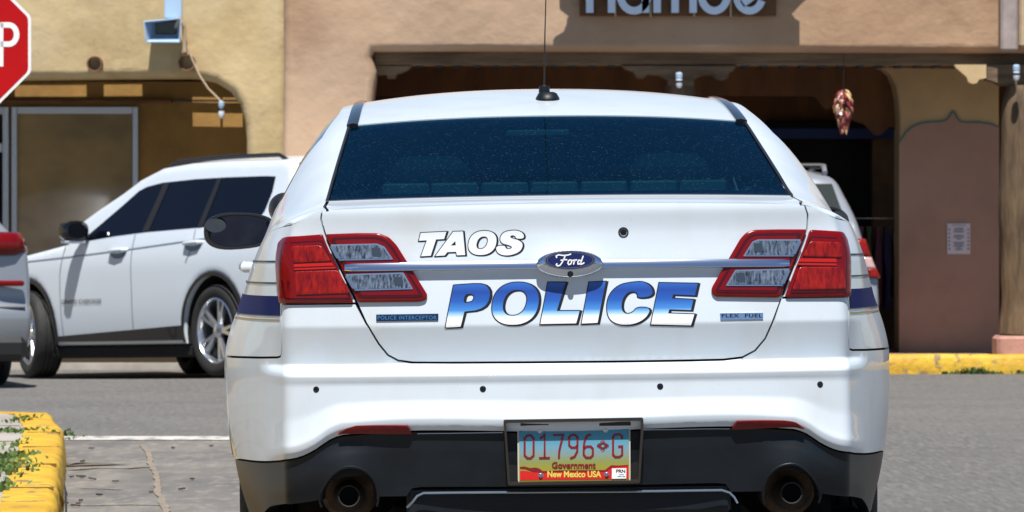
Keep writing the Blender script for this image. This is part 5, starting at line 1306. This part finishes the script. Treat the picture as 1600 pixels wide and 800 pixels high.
mb = MB(); mb.box(-.13, .06, 1.36, 1.40, 1.385, 1.405, .004); mb.build('high_brake_lamp', mat('high_lamp_lens', (.18, .26, .28), .3), car)
mb = MB(); mb.box(-.56, .56, 1.62, 3.3, 1.40, 1.41, .002); mb.build('headliner', M['headliner'], car)
mb = MB(); mb.box(-.75, .75, .55, 4.0, .5, .56, .01); mb.build('cabin_floor', M['black'], car)
#@@OTHERS
# ================================================================== OTHER VEHICLES
def shell(name, outline, Wf, material, parent, arches=(), rnd=.10, step=.07, crown=.05, gap_at=None):
    """vehicle skin: two side sheets from an outline in (y,z) with rounded shoulders, bridged across"""
    base = resample(outline, .06); ol = np.array(base)
    def mp(sg):
        def f(a, b):
            a = np.atleast_1d(a); b = np.atleast_1d(b); P = np.stack([a, b], 1); d = pdist(P, base); q = np.clip(d/rnd, 0, 1)
            return np.stack([sg*(Wf(b)-rnd*.55*(1-np.sqrt(np.clip(1-(1-q)**2, 0, 1)))), a, b], 1)
        return f
    parts = []
    for sg in (-1, 1):
        loops = [base]+[offset_poly(base, -d) for d in ()]
        # ring points close to the border for a clean roll
        V, F = tri2d([base]+[list(h) for h in arches], step)
        extra = []
        for d in (.006, .02, .045, .075): extra += offset_poly(base, -d)
        E = np.array(extra); m = inside(E, base)
        for h in arches: m &= ~inside(E, h)
        pts = [Vector(p) for p in np.concatenate([V, E[m]])]; 
        loops_ = [resample(l, step) for l in [base]+[list(h) for h in arches]]; pp = [Vector(p) for l in loops_ for p in l]; ed = []; k = 0
        for l in loops_: ed += [(k+i, k+(i+1) % len(l)) for i in range(len(l))]; k += len(l)
        r_ = delaunay_2d_cdt(pp+pts, ed, [], 0, 1e-5); V = np.array([tuple(v) for v in r_[0]]); F = np.array([tuple(f) for f in r_[2]]); C = V[F].mean(1); m = inside(C, base)
        for h in arches: m &= ~inside(C, h)
        F = F[m]; P = mp(sg)(V[:, 0], V[:, 1]); e = .004
        # smooth normals by area-weighted faces
        a, b, c = P[F[:, 0]], P[F[:, 1]], P[F[:, 2]]; fn = np.cross(b-a, c-a); bad = fn[:, 0]*sg < 0; F[bad] = F[bad][:, ::-1]; fn[bad] *= -1
        parts.append((P, F, fn))
    V = []; F = []; 
    for P, Ff, fn in parts:
        k = len(V); V += P.tolist(); F += (Ff+k).tolist()
    # bridge
    n = len(base); K = 9; k0 = len(V); c0 = ol.mean(0)
    area = .5*sum(ol[i][0]*ol[(i+1) % n][1]-ol[(i+1) % n][0]*ol[i][1] for i in range(n)); sgn = 1 if area > 0 else -1
    hw = Wf(ol[:, 1])-rnd*.55
    for i in range(n):
        t_ = ol[(i+1) % n]-ol[i-1]; nr = np.array([t_[1], -t_[0]])*sgn; nr /= np.linalg.norm(nr)+1e-9
        for j in range(K+1):
            x = -1+2*j/K; q = ol[i]+nr*crown*(1-x*x)*(0 if ol[i][1] < .84 and abs(ol[i][0]-c0[0]) < 2.05 else 1); V.append([x*hw[i], q[0], q[1]])
    for i in range(n):
        for j in range(K): F.append([k0+i*(K+1)+j, k0+i*(K+1)+j+1, k0+((i+1) % n)*(K+1)+j+1, k0+((i+1) % n)*(K+1)+j])
    me = bpy.data.meshes.new(name); me.from_pydata(V, [], F); me.materials.append(material)
    import bmesh
    bm = bmesh.new(); bm.from_mesh(me); bmesh.ops.remove_doubles(bm, verts=bm.verts, dist=.0015); bmesh.ops.recalc_face_normals(bm, faces=bm.faces); bm.to_mesh(me); bm.free()
    me.shade_smooth(); me.set_sharp_from_angle(angle=R(50))
    o = bpy.data.objects.new(name, me); col.objects.link(o); o.parent = parent
    return o, mp
def side_panel_on(name, poly, Wf, sg, off, material, parent, step=.08, thick=.006):
    return patch(name, [poly], lambda a, b: np.stack([sg*np.asarray(Wf(b), float), np.asarray(a, float), np.asarray(b, float)], 1), material, parent, step=step, off=off, thick=thick, flip=(sg < 0) if False else (sg > 0) is False)
def arch(yc, zc_, r_, z0):
    return [(yc+r_*math.cos(a), zc_+r_*math.sin(a)) for a in np.linspace(0, math.pi, 18)]+[(yc-r_, z0), (yc+r_, z0)]
def liner(parent, yc, zc_, r_, z0, hw_):
    mb = MB(); n = 22; a0 = math.asin((z0-zc_)/r_); V = []; F = []
    for i in range(n):
        a = a0+(math.pi-2*a0)*i/(n-1)
        for x in (-hw_, hw_): V.append((x, yc+(r_-.006)*math.cos(a), zc_+(r_-.006)*math.sin(a)))
    for i in range(n-1): F.append((2*i, 2*i+1, 2*i+3, 2*i+2))
    mb.add(V, F); return mb.build('arch_liner', M['void'], parent)
# ---------------------------------------------------------------- the white SUV parked at an angle
D0 = 35.8
hd = Vector((-.60, .80, -.026)).normalized(); lf = Vector((-hd.y, hd.x, 0)).normalized(); upv = (-lf).cross(hd).normalized()
HWs = .93; Rws = .372
rear_w = Vector(WP(333, 589, D0)); rear_w.z = WP(333, 589, D0)[2]
orig = rear_w - lf*(HWs-.02)               # ground point in the middle of the rear axle
Ms = Matrix((-lf, hd, upv)).transposed()
suv = tag(empty('parked_suv', orig), 'white suv parked nose to the tan adobe shop, seen from its rear left side', 'suv')
suv.rotation_euler = Ms.to_euler()
Msi = Ms.inverted()
def SP(px, py, xpl=-HWs):
    """photo point -> (y,z) on the suv's left side plane"""
    d = Vector(((px-800)/FP, 1, (HZ-py)/FP)); o_ = Vector((0, 0, CH)); n = Ms @ Vector((1, 0, 0)); p0 = orig + n*xpl
    k = (p0-o_).dot(n)/d.dot(n); q = Msi @ (o_+d*k-orig); return (q.y, q.z)
def SPs(l, xpl=-HWs): return [SP(a, b, xpl) for a, b in l]
Wsuv = catmull([.15, .45, .8, .98, 1.10, 1.30, 1.55, 1.75, 1.9], [.89, .93, .935, .925, .90, .83, .74, .67, .6])
ww_r = SP(333, 520)[0]; wf = SP(42, 525)[0]
roof_in = -.74
top_px = [(41, 399), (70, 390), (100, 382)]
ol = [(wf+.86, .33), (wf+.92, .55), (wf+.90, .80), (wf+.80, .93)] + SPs([(30, 401), (41, 398), (70, 390), (98, 382)])
A = SPs([(131, 352), (158, 327), (187, 303), (210, 281), (240, 263), (281, 255.5), (337, 252), (400, 250.5)], -.76)
yr = ww_r-.98
ol += A + [(ww_r-.70, A[-1][1]-.005), (yr+.16, A[-1][1]-.04), (yr+.05, 1.50), (yr-.02, 1.05), (yr-.03, .85), (yr-.06, .60), (yr-.02, .38), (yr+.10, .30)]
rock = SPs([(287, 545), (90, 561)])
ZB = .27
nt = lambda yc, zc_, r_, zb: [(yc+r_*math.cos(a), zc_+r_*math.sin(a)) for a in np.linspace(math.pi-math.asin((zb-zc_)/r_) if True else 0, math.asin((zb-zc_)/r_), 18)]
ol += nt(ww_r, Rws, .455, ZB) + [(ww_r+.6, ZB), (wf-.6, ZB)] + nt(wf, Rws, .455, ZB)
# arches are notches: cut them out of the outline itself
sh, smp = shell('body', ol, Wsuv, M['white2'], suv, rnd=.06)
def on_side(name, pts, material, off=.004, parent=suv, sg=-1, step=.09, th=.006):
    base = lambda a, b: np.stack([np.full_like(np.asarray(a, float), sg)*np.asarray(Wsuv(b), float), np.asarray(a, float), np.asarray(b, float)], 1)
    return patch(name, [pts], base, material, parent, step=step, off=off, thick=th, flip=(sg < 0))
glass_px = [(141, 374.5), (166, 346), (188, 321), (206, 299), (217, 292), (240, 285.5), (290, 280), (340, 277), (400, 275), (417, 275.5), (419, 300), (416, 330), (411, 341), (400, 346), (320, 355.5), (240, 362.5), (190, 369), (150, 376)]
for sg in (-1, 1):
    gl = on_side('side_window', [SP(a, b, -Wsuv(1.35)) for a, b in glass_px], M['glassdark'], .003, suv, sg)
    if sg < 0:
        on_side('window_divider', [SP(a, b, -Wsuv(1.35)) for a, b in [(232, 362), (243, 287), (252, 286), (242, 361)]], M['black'], .008, gl, sg)
        on_side('window_divider', [SP(a, b, -Wsuv(1.35)) for a, b in [(318, 355), (326, 279), (333, 278.5), (326, 354)]], M['black'], .008, gl, sg)
    # dark sill, arch lips
    zl = SPs([(90, 526), (287, 508)])
    on_side('sill_cladding', [(wf-.44, zl[0][1]), (ww_r+.44, zl[1][1]), (ww_r+.47, ZB+.03), (wf-.46, ZB+.03)], M['black'], .006, suv, sg)
    for yc in (ww_r, wf):
        o_ = [(yc+.475*math.cos(a), Rws+.475*math.sin(a)) for a in np.linspace(-.2, math.pi+.2, 26)]; i_ = [(yc+.445*math.cos(a), Rws+.445*math.sin(a)) for a in np.linspace(math.pi+.2, -.2, 26)]
        on_side('arch_lip', o_+i_, M['black'], .006, suv, sg, step=.04)
    # body lines
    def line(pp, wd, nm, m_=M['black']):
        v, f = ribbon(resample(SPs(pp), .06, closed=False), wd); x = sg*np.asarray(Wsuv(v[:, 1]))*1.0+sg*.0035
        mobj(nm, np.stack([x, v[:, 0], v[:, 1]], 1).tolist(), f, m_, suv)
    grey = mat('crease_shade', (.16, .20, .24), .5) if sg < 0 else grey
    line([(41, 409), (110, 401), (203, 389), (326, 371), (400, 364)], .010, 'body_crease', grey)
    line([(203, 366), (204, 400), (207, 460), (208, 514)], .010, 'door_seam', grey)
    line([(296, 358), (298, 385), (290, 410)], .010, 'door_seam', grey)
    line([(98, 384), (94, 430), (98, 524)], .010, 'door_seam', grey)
    for hx, hy in ((183, 392), (299, 380)):
        y_, z_ = SP(hx, hy); W_h = float(Wsuv(z_)); mb = MB(); mb.tube([(sg*(W_h-.01), y_+.13, z_-.004), (sg*(W_h+.03), y_+.10, z_), (sg*(W_h+.036), y_, z_+.004), (sg*(W_h+.03), y_-.10, z_+.006), (sg*(W_h-.01), y_-.13, z_+.006)], [.014, .018, .019, .018, .014], 10); h_ = mb.build('door_handle', M['white2'], suv, True)
        cup = [(y_+.12*math.cos(a), z_-.02+.045*math.sin(a)) for a in np.linspace(0, 2*math.pi, 20)]; on_side('handle_recess', cup, grey, .003, h_, sg, step=.05, th=.003)
v, f = fit_text('GRAND CHEROKEE', SP(160, 469)[0], SP(98, 473)[0], SP(98, 473)[1]-.012, SP(160, 469)[1]+.012, bold=.01)
v[:, 0] = SP(98, 473)[0]+SP(160, 469)[0]-v[:, 0]
x = -np.asarray(Wsuv(v[:, 1]))-.006; mobj('door_lettering', np.stack([x, v[:, 0], v[:, 1]], 1).tolist(), [q[::-1] for q in f], mat('dark_grey_lettering', (.09, .10, .11), .4), suv)
for sg in (-1, 1):
    for yc in (ww_r, wf):
        turn = 0; ax_ = (sg, 0, 0) if yc is ww_r else Vector((sg, -.38*1, 0)).normalized()*1
        if yc is wf: ax_ = (Matrix.Rotation(R(-16), 3, 'Z') @ Vector((sg, 0, 0)))
        wheel('tyre', (sg*.80, yc, Rws), ax_, Rws, .24, suv, .262, 'split', 5, M['steel'])
mb = MB(); mb.box(-.86, .86, yr+.25, wf+.5, .16, .262, .02); mb.box(-.62, .62, ww_r-.5, wf+.5, .262, .9, .02); mb.build('underbody', M['void'], suv)
for yc in (ww_r, wf): liner(suv, yc, Rws, .455, ZB, .885)
# door mirror
yq, zq = SP(117, 361, -1.02)
mb = MB(); V = []; F = []; n = 24
for k_, dy in ((.75, -.05), (1, -.04), (1.02, .0), (.95, .06), (.6, .10), (.1, .12)):
    for i in range(n):
        a = 2*math.pi*i/n; c_, s_ = math.cos(a), math.sin(a); V.append((-1.03+.12*k_*abs(c_)**.75*(1 if c_ > 0 else -1), yq+dy, zq+.085*k_*abs(s_)**.75*(1 if s_ > 0 else -1)))
for j in range(5):
    for i in range(n): F.append((j*n+i, j*n+(i+1) % n, (j+1)*n+(i+1) % n, (j+1)*n+i))
F.append(tuple(range(n))); mb.add(V, F); mb.box(-.95, -.86, yq-.02, yq+.06, zq-.08, zq-.04, .01); mr_ = mb.build('door_mirror', M['blackgloss'], suv, True)
mb = MB(); mb.box(-1.13, -.93, yq-.035, yq+.06, zq-.105, zq-.075, .012); mb.build('mirror_cap', M['white2'], mr_)
# roof rails, rear window, tail lamps, rear spoiler
for sg in (-1, 1):
    ys_ = [A[-4][0], A[-3][0], A[-2][0], A[-1][0], ww_r-.6]; zt_ = A[-1][1]+.012
    mb = MB(); mb.tube([(sg*.60, ys_[0], zt_+.0), (sg*.60, ys_[0]-.12, zt_+.035), (sg*.60, (ys_[0]+ys_[-1])/2, zt_+.045), (sg*.60, ys_[-1]+.1, zt_+.03), (sg*.60, ys_[-1], zt_-.01)], .018, 8); mb.build('roof_rail', M['black'], suv, True)
    mb = MB(); mb.box(sg*.82-.10, sg*.82+.10, yr-.06, yr+.10, .98, 1.12, .03); mb.build('tail_lamp', M['red'], suv)
mb = MB(); mb.box(-.64, .64, yr-.065, yr+.10, 1.14, 1.50, .05); mb.build('rear_window', M['glassdark'], suv)
mb = MB(); mb.box(-.64, .64, yr+.0, yr+.22, A[-1][1]-.09, A[-1][1]-.03, .02); mb.build('rear_spoiler', M['blackgloss'], suv)

# ---------------------------------------------------------------- generic rear ends for the two silver cars
def rear_car(name, label, cat, corner_px, D, head, hw, prof_w, roof_y, tail, parts):
    h_ = Vector((head, 1, 0)).normalized(); rt = Vector((h_.y, -h_.x, 0)); cX = WP(corner_px, 0, D)[0]
    o_ = Vector((cX, D, ground_z(cX, D))) - rt*hw; root = tag(empty(name, o_), label, cat); root.rotation_euler = (0, 0, math.atan2(-h_.x, h_.y))
    Wf = catmull(*prof_w)
    return root, Wf
# silver hatchback at the left edge
hb, Wh = rear_car('silver_hatchback', 'silver hatchback cut off by the left edge, its red tail lamp beside the white suv', 'car', 48, 32.4, -.30, .885, ([.15, .35, .6, .9, 1.02, 1.10, 1.2, 1.4, 1.6, 1.7], [.84, .885, .89, .885, .865, .80, .71, .63, .54, .5]), 1.62, 0, None)
nt2 = lambda yc, zc_, r_, zb: nt(yc, zc_, r_, zb)[::-1]
olh = [(.10, .22), (.02, .30), (-.02, .45), (-.03, .55), (.02, .62), (.04, .85), (.05, 1.0), (.12, 1.12), (.30, 1.36), (.42, 1.54), (.50, 1.60), (.9, 1.635), (1.6, 1.64), (2.3, 1.58), (3.0, 1.20), (3.3, 1.06), (4.1, .95), (4.35, .75), (4.35, .3), (4.2, .22)] + nt2(3.5, .33, .40, .22) + nt2(.92, .33, .40, .22)
shell('body', olh, Wh, M['silver'], hb, rnd=.07)
for yc in (3.5, .92): liner(hb, yc, .33, .40, .22, .83)
for sg in (-1, 1):
    for yc in (.92, 3.5): wheel('tyre', (sg*.76, yc, .33), (sg, 0, 0), .33, .21, hb, .22, 'steel', 5)
    # lamp wrapping the corner
    V = []; F = []; secs = [(.50, -.015), (.66, -.012), (.76, .010), (.83, .06), (.862, .14), (.872, .30)]
    for x_, y_ in secs:
        for z_, g_ in ((.985, .0), (1.0, -.028), (1.06, -.034), (1.105, -.02), (1.12, .02)): V.append((sg*(x_+(.008 if y_ > .05 else 0)-(.04*(z_-1.0)/.12 if z_ > 1.0 and x_ > .8 else 0)), y_+g_+.03, z_))
    for i in range(len(secs)-1):
        for j in range(4): F.append((i*5+j, i*5+j+1, i*5+6+j, i*5+5+j))
    o = mobj('tail_lamp', V, F, M['red'], hb); o.data.shade_smooth(); m_ = o.modifiers.new('s', 'SOLIDIFY'); m_.thickness = .02
    mb = MB(); mb.box(sg*.73-.10, sg*.73+.10, -.055, .0, .745, .785, .012); mb.build('bumper_reflector', M['red'], hb)
    mb = MB(); mb.lathe([(.045, .0), (.045, .08), (.05, .082), (.053, .07), (.053, 0)], AX((sg*.55, .02, .30), (0, -1, 0)), 24); mb.build('exhaust_tip', M['chrome2'], hb, True)
mb = MB(); mb.box(-.86, .86, -.05, .35, .20, .385, .05); mb.build('lower_bumper', M['black'], hb)
mb = MB(); mb.box(-.70, .70, .05, 4.0, .16, .6, .05); mb.build('underbody', M['void'], hb)
mb = MB(); mb.add([(-.64, .070, 1.15), (.64, .070, 1.15), (.53, .32, 1.50), (-.53, .32, 1.50), (-.66, .17, 1.13), (.66, .17, 1.13), (.55, .42, 1.49), (-.55, .42, 1.49)], [(0, 1, 2, 3), (0, 4, 5, 1), (1, 5, 6, 2), (2, 6, 7, 3), (3, 7, 4, 0)]); mb.build('rear_window', M['glassdark'], hb)
mb = MB(); mb.box(-.84, .84, -.034, .0, .585, .60, .004); mb.build('bumper_groove', mat('groove_grey', (.12, .13, .14), .5), hb)

# silver SUV seen straight from behind, right of the police car
cs, Wc = rear_car('silver_suv', 'silver suv parked before the dark porch, mostly hidden behind the police car', 'suv', 1373, 34.3, 0, .89, ([.15, .4, .7, .80, .86, 1.08, 1.22, 1.42, 1.54, 1.62, 1.7], [.84, .885, .89, .885, .855, .775, .735, .645, .58, .50, .45]), 1.6, 0, None)
olc = [(.08, .25), (-.02, .35), (-.04, .62), (.0, .72), (.02, .9), (.04, 1.08), (.20, 1.40), (.30, 1.57), (.5, 1.605), (1.3, 1.62), (2.2, 1.58), (3.0, 1.22), (4.1, 1.08), (4.4, .85), (4.4, .3), (4.2, .25)] + nt2(3.55, .34, .42, .25) + nt2(.95, .34, .42, .25)
shell('body', olc, Wc, M['silver'], cs, rnd=.06)
for yc in (3.55, .95): liner(cs, yc, .34, .42, .25, .84)
for sg in (-1, 1):
    for yc in (.95, 3.55): wheel('tyre', (sg*.76, yc, .34), (sg, 0, 0), .34, .21, cs, .22, 'steel', 5)
    def lampstack(z0, z1, material, nm):
        V = []; F = []; pr = [(-.10, -.02), (-.03, -.03), (.012, .0), (.022, .06), (.022, .16)]
        for z_ in np.linspace(z0, z1, 5):
            for dx, y_ in pr: V.append((sg*(float(Wc(z_))+dx), y_+.03*(z_ > 1.05)*(z_-1.05)/.1, z_))
        for j in range(4):
            for i in range(4): F.append((j*5+i, j*5+i+1, j*5+6+i, j*5+5+i))
        o = mobj(nm, V, F, material, cs); o.data.shade_smooth(); m_ = o.modifiers.new('s', 'SOLIDIFY'); m_.thickness = .015; return o
    lampstack(.95, 1.09, M['redcell'], 'tail_lamp'); lampstack(.86, .948, mat('pink_clear_lens', (.55, .35, .34), .2, coat=1), 'reversing_lamp'); lampstack(.79, .858, M['redcell'], 'tail_lamp')
    mb = MB(); mb.tube([(sg*.50, .35, 1.60), (sg*.50, .45, 1.655), (sg*.50, 1.9, 1.665), (sg*.50, 2.0, 1.61)], .02, 8); mb.build('roof_rail', M['silver'], cs, True)
mb = MB(); mb.tube([(-.5, .62, 1.665), (.5, .62, 1.665)], .018, 8); mb.build('roof_crossbar', M['black'], cs, True)
mb = MB(); mb.add([(-.66, -.012, 1.15), (.66, -.012, 1.15), (.54, .160, 1.515), (-.54, .160, 1.515), (-.68, .08, 1.14), (.68, .08, 1.14), (.56, .27, 1.50), (-.56, .27, 1.50)], [(0, 1, 2, 3), (0, 4, 5, 1), (1, 5, 6, 2), (2, 6, 7, 3), (3, 7, 4, 0)]); mb.build('rear_window', mat('grey_rear_glass', (.035, .04, .035), .06), cs)
mb = MB(); mb.box(-.80, .80, -.06, .3, .24, .45, .05); mb.build('lower_bumper', M['black'], cs)
mb = MB(); mb.box(-.70, .70, .05, 4.0, .18, .6, .05); mb.build('underbody', M['void'], cs)
